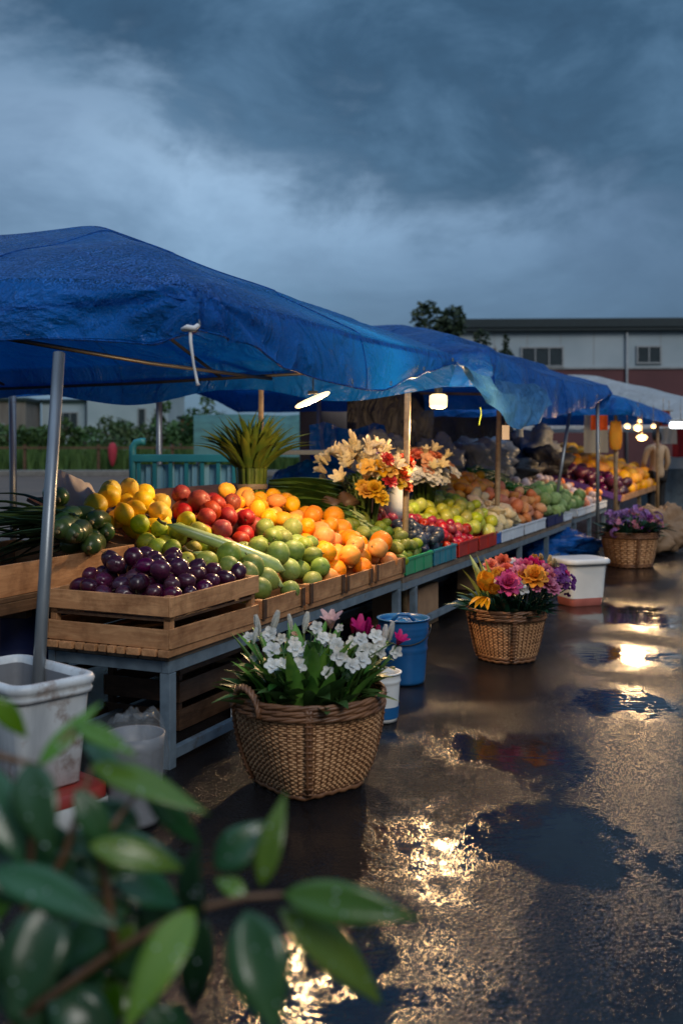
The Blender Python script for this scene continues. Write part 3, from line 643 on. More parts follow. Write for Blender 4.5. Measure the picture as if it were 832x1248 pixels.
def f_round(k): return lambda th, ph: sph(th, ph, dimple(th, .10, .3)*(1+.06*nz(math.cos(ph)*1.5, math.sin(ph)*1.5+k, th)))
def f_lemon(k): return lambda th, ph: sph(th, ph, 1+.05*nz(math.cos(ph), math.sin(ph)+k, th), .93, .93, 1.06+.16*math.exp(-(th/.28)**2)+.13*math.exp(-((PI-th)/.25)**2))
def f_plum(k): return lambda th, ph: sph(th, ph, dimple(th, .16, .3)*(1-.05*math.exp(-(min(ph, 2*PI-ph)/.25)**2)+.06*nz(math.cos(ph), math.sin(ph)+k, th)), .94, .94, 1.08)
def f_apple(k): return lambda th, ph: sph(th, ph, dimple(th, .24, .4)*(1+.03*math.cos(5*ph+k)*(th/PI)+.05*nz(math.cos(ph)+k, math.sin(ph), th)), 1.03, 1.0, .95)
def f_mango(k): return lambda th, ph: sph(th, ph, 1+.08*math.cos(ph)*math.sin(th*1.0)+.06*nz(math.cos(ph)+k, math.sin(ph), th), .92, .86, 1.14)
def f_guava(k): return lambda th, ph: sph(th, ph, (1-.22*math.exp(-(th/.7)**2)*0+.05*nz(math.cos(ph)+k, math.sin(ph), th))*dimple(th, .08, .2), .95, .95, 1.02+.08*math.exp(-(th/.6)**2))
def f_avo(k): return lambda th, ph: sph(th, ph, 1-.10*math.cos(th)+.05*nz(math.cos(ph)+k, math.sin(ph), th), .86, .86, 1.12)
def f_root(k): return lambda th, ph: sph(th, ph, 1+.30*nz(math.cos(ph)*1.1+k, math.sin(ph)*1.1, th*1.4), .78, .72, 1.25)
def f_pot(k): return lambda th, ph: sph(th, ph, 1+.13*nz(math.cos(ph)+k, math.sin(ph), th), .88, .84, 1.12)
def f_cab(k): return lambda th, ph: sph(th, ph, 1+.06*math.sin(ph*5+th*4+k)+.10*nz(math.cos(ph)*2+k, math.sin(ph)*2, th*2), 1, 1, .92)
KM = {}
def kind(key, fn, m, r, name, label, group, lim=1.9, stalk=False, cat='fruit', sv=.13):
    lim *= .84
    KM[key] = dict(me=[ballmesh(key+'_mesh', fn(i*3.7), M[m]) for i in range(5)], r=r, name=name, label=label, group=group, lim=lim, stalk=stalk, cat=cat, sv=sv)
kind('plum', f_plum, 'plum', .0455, 'plum', 'dark purple plum heaped in the slatted wooden crate at the table end', 'plums in the front crate', stalk='thin')
kind('lemon', f_lemon, 'lemon', .065, 'lemon', 'yellow lemon in the heap behind the limes on the front table', 'lemons on the front table')
kind('lime', f_round, 'lime', .058, 'lime', 'yellow green lime between the lemons and the plum crate', 'limes on the front table', stalk='button')
kind('tomato', f_round, 'tomato', .069, 'red_fruit', 'round red fruit heaped between the lemons and the oranges', 'red fruit on the front table', stalk='button')
kind('mango', f_mango, 'mango', .065, 'mango', 'yellow orange mango at the rear of the heap before the tied leaf bundle', 'yellow mangoes on the front table')
kind('orange', f_round, 'orange', .070, 'orange', 'bright orange citrus spilling down to the small wooden trays', 'oranges on the front table', stalk='button')
kind('guava', f_guava, 'guava', .067, 'guava', 'dull green guava heaped beside the plums over the first wooden tray', 'guavas on the front table', stalk=True)
kind('olive', f_avo, 'olive', .050, 'avocado', 'small olive green fruit above the green plastic basket', 'olive green fruit', 2.2)
kind('blue', f_plum, 'bluefruit', .050, 'dark_plum', 'blue black plum above the teal plastic basket', 'blue black plums', 2.2)
kind('apple', f_apple, 'apple', .051, 'red_apple', 'shiny dark red apple heaped above the red plastic baskets', 'red apples', 2.2)
kind('gapple', f_apple, 'gapple', .060, 'green_apple', 'yellow green apple heaped behind the red apples', 'green apples', 2.2)
kind('yellow', f_lemon, 'mango', .058, 'yellow_citrus', 'small golden citrus piled behind the green apples', 'golden citrus', 2.6)
kind('ginger', f_root, 'ginger', .070, 'pale_root', 'pale knobbly root in the white foam trays', 'pale roots', 2.0, cat='vegetable')
kind('potato', f_pot, 'potato', .068, 'sweet_potato', 'orange brown sweet potato behind the white foam trays', 'sweet potatoes', 2.0, cat='vegetable')
kind('cabbage', f_cab, 'cabbage', .085, 'cabbage', 'small pale green cabbage past the sweet potatoes', 'small cabbages', 1.8, cat='vegetable')
kind('garlic', f_round, 'garlic', .06, 'garlic_bulb', 'pinkish white bulb in the dim heap beside the dark plums', 'pale bulbs at the far stall', 2.0, cat='vegetable')
kind('fplum', f_plum, 'plum', .085, 'eggplant', 'dark purple fruit along the front edge of the purple edged far tray', 'dark fruit at the far stall', 2.0)
kind('forange', f_round, 'mango', .105, 'orange', 'glowing orange fruit heaped at the far stall under the hanging bulbs', 'oranges at the far stall', 2.0)
bm_ = MB(); bm_.lathe([(.001, .93), (.10, .925), (.13, .90), (.07, .86)], 7); BUTTON = bm_.mesh('button_mesh', M['stalk'])
bm_ = MB(); bm_.tube([(0,0,.82), (.03,.01,1.05), (.10,.02,1.28)], [.035, .028, .04], 5); THIN = bm_.mesh('thin_stalk_mesh', M['stalk'])
stalk_me = None
def stalk_mesh(k):
    if k == 'button': return BUTTON
    if k == 'thin': return THIN
    return full_stalk()
def full_stalk():
    global stalk_me
    if stalk_me is None:
        mb = MB(); mb.tube([(0,0,.97), (.02,.01,1.12), (.08,.02,1.26)], [.07, .05, .06], 6); stalk_me = mb.mesh('stalk_mesh', M['stalk'])
    return stalk_me
def inpoly(x, y, pl):
    c = False; n = len(pl)
    for i in range(n):
        x1, y1 = pl[i]; x2, y2 = pl[i-1]
        if (y1 > y) != (y2 > y) and x < (x2-x1)*(y-y1)/(y2-y1)+x1: c = not c
    return c
class Heap:
    def __init__(self): self.P = np.zeros((0, 3)); self.R = np.zeros(0)
    def block(self, s, t, z, r): self.P = np.vstack([self.P, [s, t, z]]); self.R = np.append(self.R, r)
    def rest(self, s, t, r, b0):
        z = b0+r*1.05
        if len(self.R):
            dx = self.P[:, 0]-s; dy = self.P[:, 1]-t; rr = self.R+r; q = rr*rr*.93-dx*dx-dy*dy; k = q > 0
            if k.any(): z = max(z, float((self.P[k, 2]+np.sqrt(q[k])).max()))
        return z
def place_fruit(key, s, t, z, r, rg, origin=None):
    K = KM[key]; sc = r*1.02; p = (origin or W)(s, t, z)
    o = inst(K['name'], rg.choice(K['me']), p, (rg.uniform(0, 6.28), rg.uniform(0, 6.28), rg.uniform(0, 6.28)), (sc*rg.uniform(.91, 1.05), sc*rg.uniform(.91, 1.05), sc*rg.uniform(.93, 1.08)))
    tag(o, K['label'], K['cat'], K['group'])
    if K['stalk']: inst('stalk', stalk_mesh(K['stalk']), (0,0,0), parent=o)
    return o
def fill(heap, area, kindfn, basefn, tries, rg, origin=None, best=6, limscale=1.0, maxn=999):
    s0, s1, t0, t1 = area; n = 0; fails = 0
    for phase in (0, 1):
        for _ in range(tries):
            if n >= maxn: return n
            c = []
            for _k in range(best if phase else 1):
                s, t = rg.uniform(s0, s1), rg.uniform(t0, t1); k = kindfn(s, t)
                if not k: continue
                r = KM[k]['r']*rg.uniform(1-KM[k]['sv'], 1+KM[k]['sv']); b0 = basefn(s, t); z = heap.rest(s, t, r, b0)
                c.append((z-b0-r, s, t, z, r, k))
            if not c: continue
            d, s, t, z, r, k = min(c)
            lim = (.06 if phase == 0 else KM[k]['lim']*KM[k]['r']*limscale)
            if d <= lim:
                place_fruit(k, s, t, z, r, rg, origin); heap.block(s, t, z, r); n += 1
    return n
rg = random.Random(11)
# plums in the crate: a shallow mound
hp = Heap()
fill(hp, (.035, .735, .04, .62), lambda s, t: 'plum', lambda s, t: TH+.205, 900, rg, limscale=1.0)
fill(hp, (.15, .62, .14, .60), lambda s, t: 'plum', lambda s, t: TH+.200+.05*math.sin(PI*seglen(.05,.75,s))*math.sin(PI*seglen(.05,.68,t)), 260, rg, limscale=1.5, maxn=14)
REG = [
 ('lemon', [(108,606),(208,606),(212,628),(190,648),(165,640),(118,632)]),
 ('lime', [(165,640),(190,648),(212,628),(235,638),(275,665),(262,705),(168,695)]),
 ('tomato', [(208,610),(274,612),(314,640),(300,660),(275,665),(235,638),(212,628)]),
 ('mango', [(274,606),(345,606),(385,630),(345,652),(314,640)]),
 ('guava', [(275,665),(300,660),(340,645),(365,655),(400,690),(398,740),(270,760)]),
 ('orange', [(345,652),(385,630),(415,640),(440,662),(488,683),(497,730),(398,740),(400,690),(365,655),(340,645)]),
 ('olive', [(415,640),(450,636),(470,640),(500,655),(530,690),(497,730),(488,683),(440,662)]),
 ('blue', [(470,640),(500,640),(532,650),(560,668),(560,690),(530,700),(530,690),(500,655)]),
 ('apple', [(455,636),(470,626),(490,630),(512,634),(560,643),(583,652),(583,680),(560,690),(560,668),(532,650),(500,640),(470,640)]),
 ('gapple', [(495,630),(502,612),(540,606),(590,627),(606,648),(604,672),(583,680),(583,652),(560,643),(512,634)]),
 ('yellow', [(528,586),(586,588),(600,602),(545,608)]),
 ('potato', [(580,610),(612,600),(645,608),(672,630),(672,655),(650,655),(645,638),(612,622)]),
 ('ginger', [(575,624),(580,610),(612,622),(645,638),(650,655),(606,672),(606,648),(590,627)]),
 ('cabbage', [(650,608),(690,606),(712,628),(700,640),(672,640),(672,630)]),
]
def kind_at(s, t):
    p = W(s, t, base(s, t)+.105); x, y = pix(p)
    for k, pl in REG:
        if inpoly(x, y, pl): return k
    return None
h1 = Heap()
# things lying in the heap keep their room: the pale gourds and the post
GA, GB = W(1.02, .62, 0), W(1.52, .10, 0)
for i in range(9):
    u = i/8; s, t = 1.0+.50*u, .60-.50*u; h1.block(s, t, base(s, t)+.085, .07); h1.block(s-.09, t-.03, base(s, t)+.06, .05)
h1.block(3.62, .2, .75, .03)
fill(h1, (.82, 3.6, .03, 1.5), kind_at, base, 5200, rg, best=5)
fill(h1, (3.66, 9.4, .03, 1.42), kind_at, base, 6500, rg, best=5)
# a few loose ones in the far white trays
for (a, b_, k) in ((9.75, 10.5, 'cabbage'), (10.5, 11.0, 'potato'), (11.15, 11.5, 'garlic'), (11.5, 11.9, 'potato')):
    fill(h1, (a, b_, .05, .7), lambda s, t: k, lambda s, t: .56+.3*t, 60, rg, best=1)

# --- pale gourds
def gourd(name, label, a, b_, r, bend, m='gourd', cat='vegetable', group=None, neck=.55, stalk=True):
    a = Vector(a); b_ = Vector(b_); e = empty(name, label, cat, (a+b_)/2, 0, group); mb = MB(); pts = []; rad = []
    for i in range(13):
        u = i/12; pts.append(a.lerp(b_, u)+Vector((0, 0, 1))*bend*math.sin(PI*u)-(a+b_)/2)
        rad.append(r*max(.05, (min(1, math.sin(PI*min(.5, u*3.0+.03)))*min(1, math.sin(PI*min(.5, (1-u)*4+.03))))*(neck+(1-neck)*u)))
    mb.tube(pts, rad, 16); mb.build('body', M[m], e)
    if stalk:
        s_ = MB(); d = (pts[0]-pts[1]).normalized(); s_.tube([pts[0], pts[0]+d*.03, pts[0]+d*.05+Vector((0,0,.015))], [.012, .009, .011], 6); s_.build('stalk', M['stalk'], e)
    return e
def D1(s, t, h): return W(s, t, base(s, t)+h)
gourd('long_gourd', 'long pale green gourd lying across the guavas beside the plums', D1(.97, .66, .20), D1(1.36, .10, .14), .050, .012)
gourd('long_gourd', 'shorter pale gourd half hidden under the long one by the crate rim', D1(.96, .48, .12), D1(1.26, .06, .08), .046, .01)
# --- dark green cucumbers in the left tray
cg = random.Random(5)
for i in range(74):
    layer = 0 if i < 40 else 1; s = cg.uniform(.02, .72) if layer == 0 else cg.uniform(.15, .68); t = .78+.72*((i % 40)/39 if layer == 0 else (i-40)/34); 
    z = base(s, t)+.045+layer*.085+.0; ang = cg.uniform(-.5, .9); Lc = cg.uniform(.10, .15)
    dv = (DS*math.cos(ang)+DT*math.sin(ang))*Lc; c = W(s, t, z)
    if not 62 < pix(c)[0] < 168: continue
    gourd('cucumber', 'stubby dark green cucumber heaped behind the plum crate', c-dv+Vector((0,0,cg.uniform(-.02,.03))), c+dv+Vector((0,0,cg.uniform(-.02,.03))), cg.uniform(.05, .066), .018, 'cucumber', group='dark cucumbers in the left tray', neck=.8)
# --- dark long leaves left of them
e = empty('leek_bundle', 'bundle of long dark green leaves lying at the far left behind the metal post', 'vegetable', W(.0, 1.2, 1.0)); mb = MB(); lr = random.Random(3)
for i in range(46):
    a = P(lr.uniform(60, 100), lr.uniform(625, 662), lr.uniform(5.3, 5.8)); b_ = a+Vector((-lr.uniform(.25, .62), lr.uniform(-.25, .15), lr.uniform(-.16, .14)))
    leafblade(mb, a, b_, lr.uniform(.045, .085), lr.uniform(-.02, .12), .5, prof=lambda u: (1-.75*u)*min(1, .5+u*3), n=7)
build_in(mb, 'leaf_blades', M['darkleaf'], e)
mb = MB()
for i in range(5):
    a = P(60+i*8, 622+i*5, 5.5); mb.tube([a, a+Vector((-.12, -.02, -.01)), a+Vector((-.25, -.05, -.03))], [.028, .03, .022], 8)
build_in(mb, 'stalks', M['leek'], e)
# --- crumpled pale bag behind
e = empty('carrier_bag', 'crumpled thin pale bag standing behind the cucumbers', 'bag', P(93, 640, 6.3)); mb = MB()
def bagf(u, v):
    th = 2*PI*v; r = .17*(1-.35*u**2)*(1+.22*nz(math.cos(th)*1.8, math.sin(th)*1.8, u*2)+.07*math.sin(th*7+u*5)); z = .36*u
    return Vector((r*math.cos(th)-.05*u*u, r*math.sin(th)*.8, z*(1-.28*(.5+.5*math.cos(th-.4))*u)))
mb.grid(bagf, 14, 48); mb.build('bag_skin', M['bag'], e)
# --- upright tied bundle of long leaves
e = empty('leaf_bundle', 'upright tied bundle of long pointed yellow green leaves behind the mangoes', 'leaf bundle', P(306, 602, 7.95)); mb = MB(); br = random.Random(9)
for i in range(130):
    a = br.uniform(0, 6.28); q = br.random()**.6; b0 = Vector((math.cos(a)*.11*q, math.sin(a)*.11*q, -.08)); m_ = Vector((math.cos(a)*.13*q, math.sin(a)*.13*q, .20))
    lean = q*br.uniform(.6, 1.1); ln = br.uniform(.30, .47); tip = m_+Vector((math.cos(a)*.40*lean, math.sin(a)*.40*lean, ln*(1-.55*lean*lean)))
    leafblade(mb, b0, m_, .03, 0, .4, prof=lambda u: .6+.4*u, n=4)
    leafblade(mb, m_, tip, br.uniform(.05, .075), br.uniform(.05, .16), .5, prof=lambda u: (1-u**2.2)*(.8+.4*math.sin(PI*u))+.02, n=8, twist=br.uniform(-.5, .5))
mb.build('leaf_blades', M['blade'], e)
tb = MB(); tb.lathe([(.125, .04), (.13, .06), (.125, .08)], 20); tb.build('tie', M['wood_old'], e)
# --- leeks lying
e = empty('leek_bundle', 'bundle of thick leeks lying between the oranges and the flower bouquet', 'vegetable', W(3.45, .8, 1.0)); mb = MB(); lr = random.Random(21); rb = MB()
for i in range(17):
    k = i/16; ly = i % 3
    a = P(336+lr.uniform(-8, 12), 588+k*34+lr.uniform(-4, 4), 8.45-.35*k); b_ = P(418+lr.uniform(-16, 14), 604+k*32+lr.uniform(-5, 5), 8.25-.35*k)
    mb.tube([a, a.lerp(b_, .35)+Vector((0,0,.03)), a.lerp(b_, .7)+Vector((0,0,.02)), b_], [.030, .040, .046, .050], 9, flat=.7)
    for j in range(3):
        leafblade(mb, a+Vector((0,0,.02)), b_+Vector((lr.uniform(-.05, .12), -.02, lr.uniform(0, .05))), .07, .05, .6, prof=lambda u: .5+.5*math.sin(PI*u), n=7)
build_in(mb, 'leaf_blades', M['leek'], e)
mb = MB()
for (x, y) in ((411, 622), (428, 619)):
    c = P(x, y, 8.05); d = (P(448, 648, 7.9)-c).normalized()
    mb.tube([c-d*.14, c-d*.05, c, c+d*.002, c-d*.06], [.055, .075, .082, .070, .045], 14, cap=False)
build_in(mb, 'wrapping_leaf', mat('brown_leaf_wrap', (.12,.07,.04), (.05,.03,.02), bs=.4), e)
mb = MB()
for i in range(30):
    c = P(lr.uniform(404, 432), lr.uniform(618, 634), 8.02); tip = P(lr.uniform(425, 456), lr.uniform(630, 655), 7.88)
    mb.tube([c, c.lerp(tip, .5)+Vector((0,0,.02)), tip], [.012, .010, .005], 6)
build_in(mb, 'leek_shafts', mat('pale_leek_shaft', (.50,.55,.25), (.22,.32,.08), (6,6,6), bs=.1), e)

# ================================================================== FLOWERS
def petal(mb, c, ax, out, ln, w, cup, n=5, tipw=.5, ruff=0, seed=0):
    ax = Vector(ax).normalized(); out = Vector(out); out = (out-ax*out.dot(ax)).normalized(); sd_ = ax.cross(out)
    def fn(u, v):
        q = (v-.5)*2; wv = w/2*math.sin(PI*min(.97, .12+.80*u))**.75
        ang = cup[0]+(cup[1]-cup[0])*u
        r = ln*u*math.cos((cup[0]*2+(cup[1]-cup[0])*u)/2); h = ln*u*math.sin((cup[0]*2+(cup[1]-cup[0])*u)/2)
        return c+out*r+ax*(h+abs(q)**2*wv*.35)+sd_*(q*wv)+ax*(ruff*math.sin(u*9+q*5+seed)*u)
    mb.grid(fn, n, 4)
def blossom(kindn, size, r):
    mb = MB(); c = Vector((0,0,0)); ax = Vector((0,0,1)); k = r.uniform(0, 6)
    if kindn == 'star':                                  # five open petals
        for i in range(5): petal(mb, c, ax, (math.cos(k+i*1.2566), math.sin(k+i*1.2566), 0), size*.55, size*.46, (.5, .05), ruff=size*.03, seed=i)
        for i in range(4): petal(mb, c+ax*size*.05, ax, (math.cos(k+.5+i*1.57), math.sin(k+.5+i*1.57), 0), size*.3, size*.24, (1.0, .5))
    elif kindn == 'lily':
        for i in range(6): petal(mb, c, ax, (math.cos(k+i*1.0472), math.sin(k+i*1.0472), 0), size*(.95 if i % 2 else .85), size*.36, (1.30, .55+.15*r.random()), n=7)
    elif kindn == 'bud':
        for i in range(5): petal(mb, c, ax, (math.cos(k+i*1.2566), math.sin(k+i*1.2566), 0), size*1.0, size*.24, (1.32, 1.68), n=8)
    elif kindn == 'tulip':
        for i in range(6): petal(mb, c, ax, (math.cos(k+i*1.0472), math.sin(k+i*1.0472), 0), size*.85, size*.52, (.75+.2*(i % 2), 1.75), n=7)
    elif kindn == 'peony':
        for lay, (n_, ln, c0, c1) in enumerate(((9, .58, .15, .1), (8, .50, .5, .7), (7, .40, .85, 1.2), (5, .28, 1.15, 1.6))):
            for i in range(n_): petal(mb, c+ax*size*.02*lay, ax, (math.cos(k+lay*.4+i*2*PI/n_), math.sin(k+lay*.4+i*2*PI/n_), 0), size*ln, size*.36, (c0, c1), ruff=size*.04, seed=i*2.1)
    elif kindn == 'cluster':
        for i in range(9):
            d = Vector((r.gauss(0, .5), r.gauss(0, .5), r.uniform(.1, .9))); cc = d.normalized()*size*.36; 
            for j in range(5): petal(mb, cc, d, Vector((math.cos(j*1.2566), math.sin(j*1.2566), .3)), size*.20, size*.17, (.6, .1))
    return mb
BL = {}
def bl(kindn, m):
    if (kindn, m) not in BL:
        r = random.Random(hash(kindn) % 7 + 3) if False else random.Random(len(kindn)*7+len(m)); BL[(kindn, m)] = [blossom(kindn, 1.0, r).mesh(kindn+'_blossom', M[m]) for _ in range(3)]
    return BL[(kindn, m)]
HEART = None
def heart_mesh():
    global HEART
    if HEART is None:
        mb = MB(); r = random.Random(2)
        for i in range(6): a = i*1.05; mb.tube([(0,0,.02), (math.cos(a)*.05, math.sin(a)*.05, .18), (math.cos(a)*.10, math.sin(a)*.10, .26)], [.012, .010, .024], 5)
        HEART = mb.mesh('heart_mesh', M['p_gold'])
    return HEART
def align(d, roll=0): return Vector(d).to_track_quat('Z', 'Y').to_euler()
def flower(name, label, group, foot, head, size, kindn, m, r, face=None, nleaf=2, leafm='leaf', heart=False, parent=None, leaflen=.15, leafw=.055):
    """a cut flower: stem, leaves, blossom"""
    foot = Vector(foot); head = Vector(head)
    if parent is None: e = empty(name, label, 'flower', foot, 0, group); off = foot
    else: e = bpy.data.objects.new(name, None); col.objects.link(e); e.parent = parent; off = Vector((0,0,0))
    h = head-(foot if parent is None else Vector((0,0,0))); f0 = Vector((0,0,0)) if parent is None else foot
    mid = f0.lerp(h, .5)+Vector((r.uniform(-.02, .02), r.uniform(-.02, .02), .03))
    mb = MB(); mb.tube([f0, mid, h], [.005, .0045, .004], 6); mb.build('stem', M[leafm], e)
    d = Vector(face) if face else (h-mid).normalized()+Vector((r.uniform(-.3, .3), r.uniform(-.3, .3), r.uniform(-.1, .3)))
    b_ = inst('blossom', r.choice(bl(kindn, m)), h, align(d), (size,)*3, e)
    if heart: inst('stamens', heart_mesh(), (0,0,0), parent=b_)
    if nleaf:
        lm = MB()
        for i in range(nleaf):
            q = f0.lerp(h, r.uniform(.25, .75)); a = r.uniform(0, 6.28); ll = leaflen*r.uniform(.6, 1.25)
            leafblade(lm, q, q+Vector((math.cos(a)*.75, math.sin(a)*.75, r.uniform(-.1, .75)))*ll, leafw*r.uniform(.8, 1.3), r.uniform(.04, .16), .3, n=7)
        lm.build('leaves', M[leafm], e)
    return e

# --- woven baskets
SQ = 3.4
def woven(mb, r0, r1, h, rows, stakes, sq=.0, z0=.02, thick=.006, r=rnd, drop=None):
    n = stakes*2
    for j in range(rows):
        u = (j+.5)/rows; z = z0+(h-z0)*u; rad = r0+(r1-r0)*(u**.8); s = (1-u)**1.5*sq; pts = []
        vs = []; hh = (h-z0)/rows*.48; wob = r.uniform(-.002, .002)
        for i in range(n):
            th = 2*PI*i/n; c_, s_ = math.cos(th), math.sin(th)
            se = (abs(c_)**(2/(1-.6*s))+abs(s_)**(2/(1-.6*s)))**(-(1-.6*s)/2) if False else 1/((abs(c_)**(2+SQ*s)+abs(s_)**(2+SQ*s))**(1/(2+SQ*s)))
            off = thick*1.05*math.cos(PI*i+PI*j)*(1 if i % 1 == 0 else 0)+wob
            off = thick*(1 if (i//1+j) % 2 else -1)*.75+wob
            q = rad*se+off; zz = z+.0025*nz(i*.4, j)
            for (dr, dz) in ((thick*.75, 0), (thick*.35, hh), (-thick*.5, hh*.7), (-thick*.5, -hh*.7), (thick*.35, -hh)):
                vs.append(((q+dr)*c_, (q+dr)*s_, zz+dz))
        fs = [(i*5+k, ((i+1) % n)*5+k, ((i+1) % n)*5+(k+1) % 5, i*5+(k+1) % 5) for i in range(n) for k in range(5)]
        mb.add(vs, fs, True)
def cord_ring(mb, rad, z, tr, n=96, tw=18, ph=0, se=None):
    pts = []
    for i in range(n+1):
        th = 2*PI*i/n; q = rad+tr*.7*math.cos(tw*th+ph); pts.append((q*math.cos(th), q*math.sin(th), z+tr*.7*math.sin(tw*th+ph)))
    mb.tube(pts, tr, 7, cap=False)
def big_basket(label, loc, r0, r1, h, rz, group, rows=24, stakes=36, handles=True, straps=4):
    e = empty('wicker_basket', label, 'basket', loc, rz, group); mb = MB(); woven(mb, r0, r1, h, rows, stakes, 1.0)
    mb.build('woven_side', M['wicker'], e)
    sb = MB()
    for i in range(stakes):
        th = 2*PI*(i+.25)/stakes; c_, s_ = math.cos(th), math.sin(th); pts = []
        for k in range(7):
            u = k/6; s = (1-u)**1.5; se = 1/((abs(c_)**(2+SQ*s)+abs(s_)**(2+SQ*s))**(1/(2+SQ*s))); q = (r0+(r1-r0)*(u**.8))*se; pts.append((q*c_, q*s_, .015+(h-.015)*u))
        sb.tube(pts, .0055, 5)
    sb.build('stakes', M['wicker_dark'], e)
    rb = MB()
    for k in range(3):
        for ph in (0, 2.1, 4.2): cord_ring(rb, r1+.006, h-.050+.024*k, .0085, ph=ph+k, tw=8)
    rb.build('rim', M['wicker_dark'], e)
    bb = MB()
    for k in range(2):
        pts = []
        for i in range(73):
            th = 2*PI*i/72; c_, s_ = math.cos(th), math.sin(th); se = 1/((abs(c_)**(2+SQ)+abs(s_)**(2+SQ))**(1/(2+SQ))); q = (r0+.006)*se*(1-.02*k); pts.append((q*c_, q*s_, .016+.022*(1-k)+.004*math.sin(th*20)))
        bb.tube(pts, .013, 7, cap=False)
    bb.build('base_ring', M['wicker_dark'], e)
    fb = MB(); fb.lathe([(.001, .02), (r0*.98, .02), (r0*1.0, .03)], 32); fb.build('bottom', M['wicker_dark'], e)
    lin = MB(); lin.lathe([(r0*.9, .03), (r0+(r1-r0)*.55, h*.5), (r1*.955, h-.03)], 40); lin.build('lining', M['wood_dark'], e)
    soil = MB(); soil.grid(lambda u, v: Vector((r1*.90*u*math.cos(2*PI*v), r1*.90*u*math.sin(2*PI*v), h-.10+.015*nz(u*5*math.cos(v*6.28), u*5*math.sin(v*6.28)))), 8, 32); soil.build('soil', M['dirt'], e)
    for i in range(straps):
        th = 2*PI*i/straps-PI/2+.04-rz; pb = MB()
        for w_ in (-1, 1):
            pts = []
            for k in range(8):
                u = .03+.95*k/7; s = (1-u)**1.5; t2 = th+w_*.022; c_, s_ = math.cos(t2), math.sin(t2); se = 1/((abs(c_)**(2+SQ*s)+abs(s_)**(2+SQ*s))**(1/(2+SQ*s))); q = (r0+(r1-r0)*(u**.8))*se+.014; pts.append((q*c_, q*s_, .015+(h-.015)*u))
            pb.tube(pts, .009, 6)
        for k in range(14):
            u = .05+.9*k/13; s = (1-u)**1.5; se = 1/((abs(math.cos(th))**(2+SQ*s)+abs(math.sin(th))**(2+SQ*s))**(1/(2+SQ*s))); q = (r0+(r1-r0)*(u**.8))*se+.019
            c = Vector((q*math.cos(th), q*math.sin(th), .015+(h-.015)*u)); sd_ = Vector((-math.sin(th), math.cos(th), 0)); pb.tube([c-sd_*.018, c+sd_*.018], .006, 5)
        pb.build('strap', M['wicker_dark'], e)
    if handles:
        for sg in (-1, 1):
            hb = MB(); th = (0 if sg > 0 else PI)+.05
            for ph in (0, 2.1, 4.2):
                pts = []
                for i in range(25):
                    a = PI*i/24; th2 = th+(.26*math.cos(a)); q = r1+.02+.012*math.cos(i*1.1+ph); pts.append((q*math.cos(th2), q*math.sin(th2), h-.05+.11*math.sin(a)+.008*math.sin(i*1.1+ph)))
                hb.tube(pts, .0085, 6)
            hb.build('handle', M['wicker_dark'], e)
    return e
B1 = Vector((-.146, 4.52, 0)); B2 = Vector((1.145, 7.12, 0)); B3 = P(767, 540, 12.5); B3.z = 0
g_b = 'wicker flower baskets along the stalls'
big_basket('large pale wicker basket of white lilies in front of the fruit table', B1, .185, .325, .415, R(38), g_b, 38, 50)
SQ = .5
big_basket('brown wicker basket of mixed pink and yellow flowers by the plank table', B2, .175, .265, .36, R(30), g_b, 30, 42, handles=False)
big_basket('far wicker basket of lilac flowers beyond the white lidded bucket', B3, .24, .34, .42, R(20), g_b, 16, 24, handles=False)

def greens(name, label, base_c, rr, zb, n, ln, w, leafm, seed, out=.8, group=None, zr=(.2, 1.0)):
    e = empty(name, label, 'plant', base_c); mb = MB(); r = random.Random(seed)
    for i in range(n):
        a = r.uniform(0, 6.28); q = r.random()**.5; f = Vector((math.cos(a)*rr*q*.8, math.sin(a)*rr*q*.8, zb)); L_ = ln*r.uniform(.6, 1.15)
        d = Vector((math.cos(a)*out*(.3+q), math.sin(a)*out*(.3+q), r.uniform(*zr))).normalized()
        leafblade(mb, f, f+d*L_, w*r.uniform(.7, 1.25), r.uniform(.03, .2), .35, n=9, twist=r.uniform(-.5, .5))
    mb.build('leaves', M[leafm], e); return e
greens('leafy_greens', 'dense long green lily leaves filling the large pale basket', B1, .24, .32, 150, .27, .085, 'leaf', 1, .7, zr=(.25, 1.2))
greens('leafy_greens', 'paler upright lily leaves among the white flowers of the large pale basket', B1, .25, .32, 64, .36, .08, 'leaf_mid', 2, .5, zr=(.6, 1.4))
greens('leafy_greens', 'dark leaves spilling over the rim of the basket of mixed flowers', B2, .25, .28, 90, .27, .07, 'leaf_deep', 3, .9)
greens('leafy_greens', 'dark leaves filling the far basket of lilac flowers', B3, .30, .34, 120, .34, .09, 'leaf_deep', 4, .9)
fr = random.Random(17)
def at1(px, py, dy): return P(px, py, 4.52+dy)
def put(px, py, dy, size, kindn, m, name, label, group, center=B1, rb=.2, zb=.33, **kw):
    head = P(px, py, center.y+dy); off = head-center; foot = center+Vector((max(-rb, min(rb, off.x*.55)), max(-rb, min(rb, off.y*.6)), zb))
    return flower(name, label, group, foot, head, size, kindn, m, fr, **kw)
wl, wg = 'small white open flower with five petals in the large pale basket', 'white flowers in the large basket'
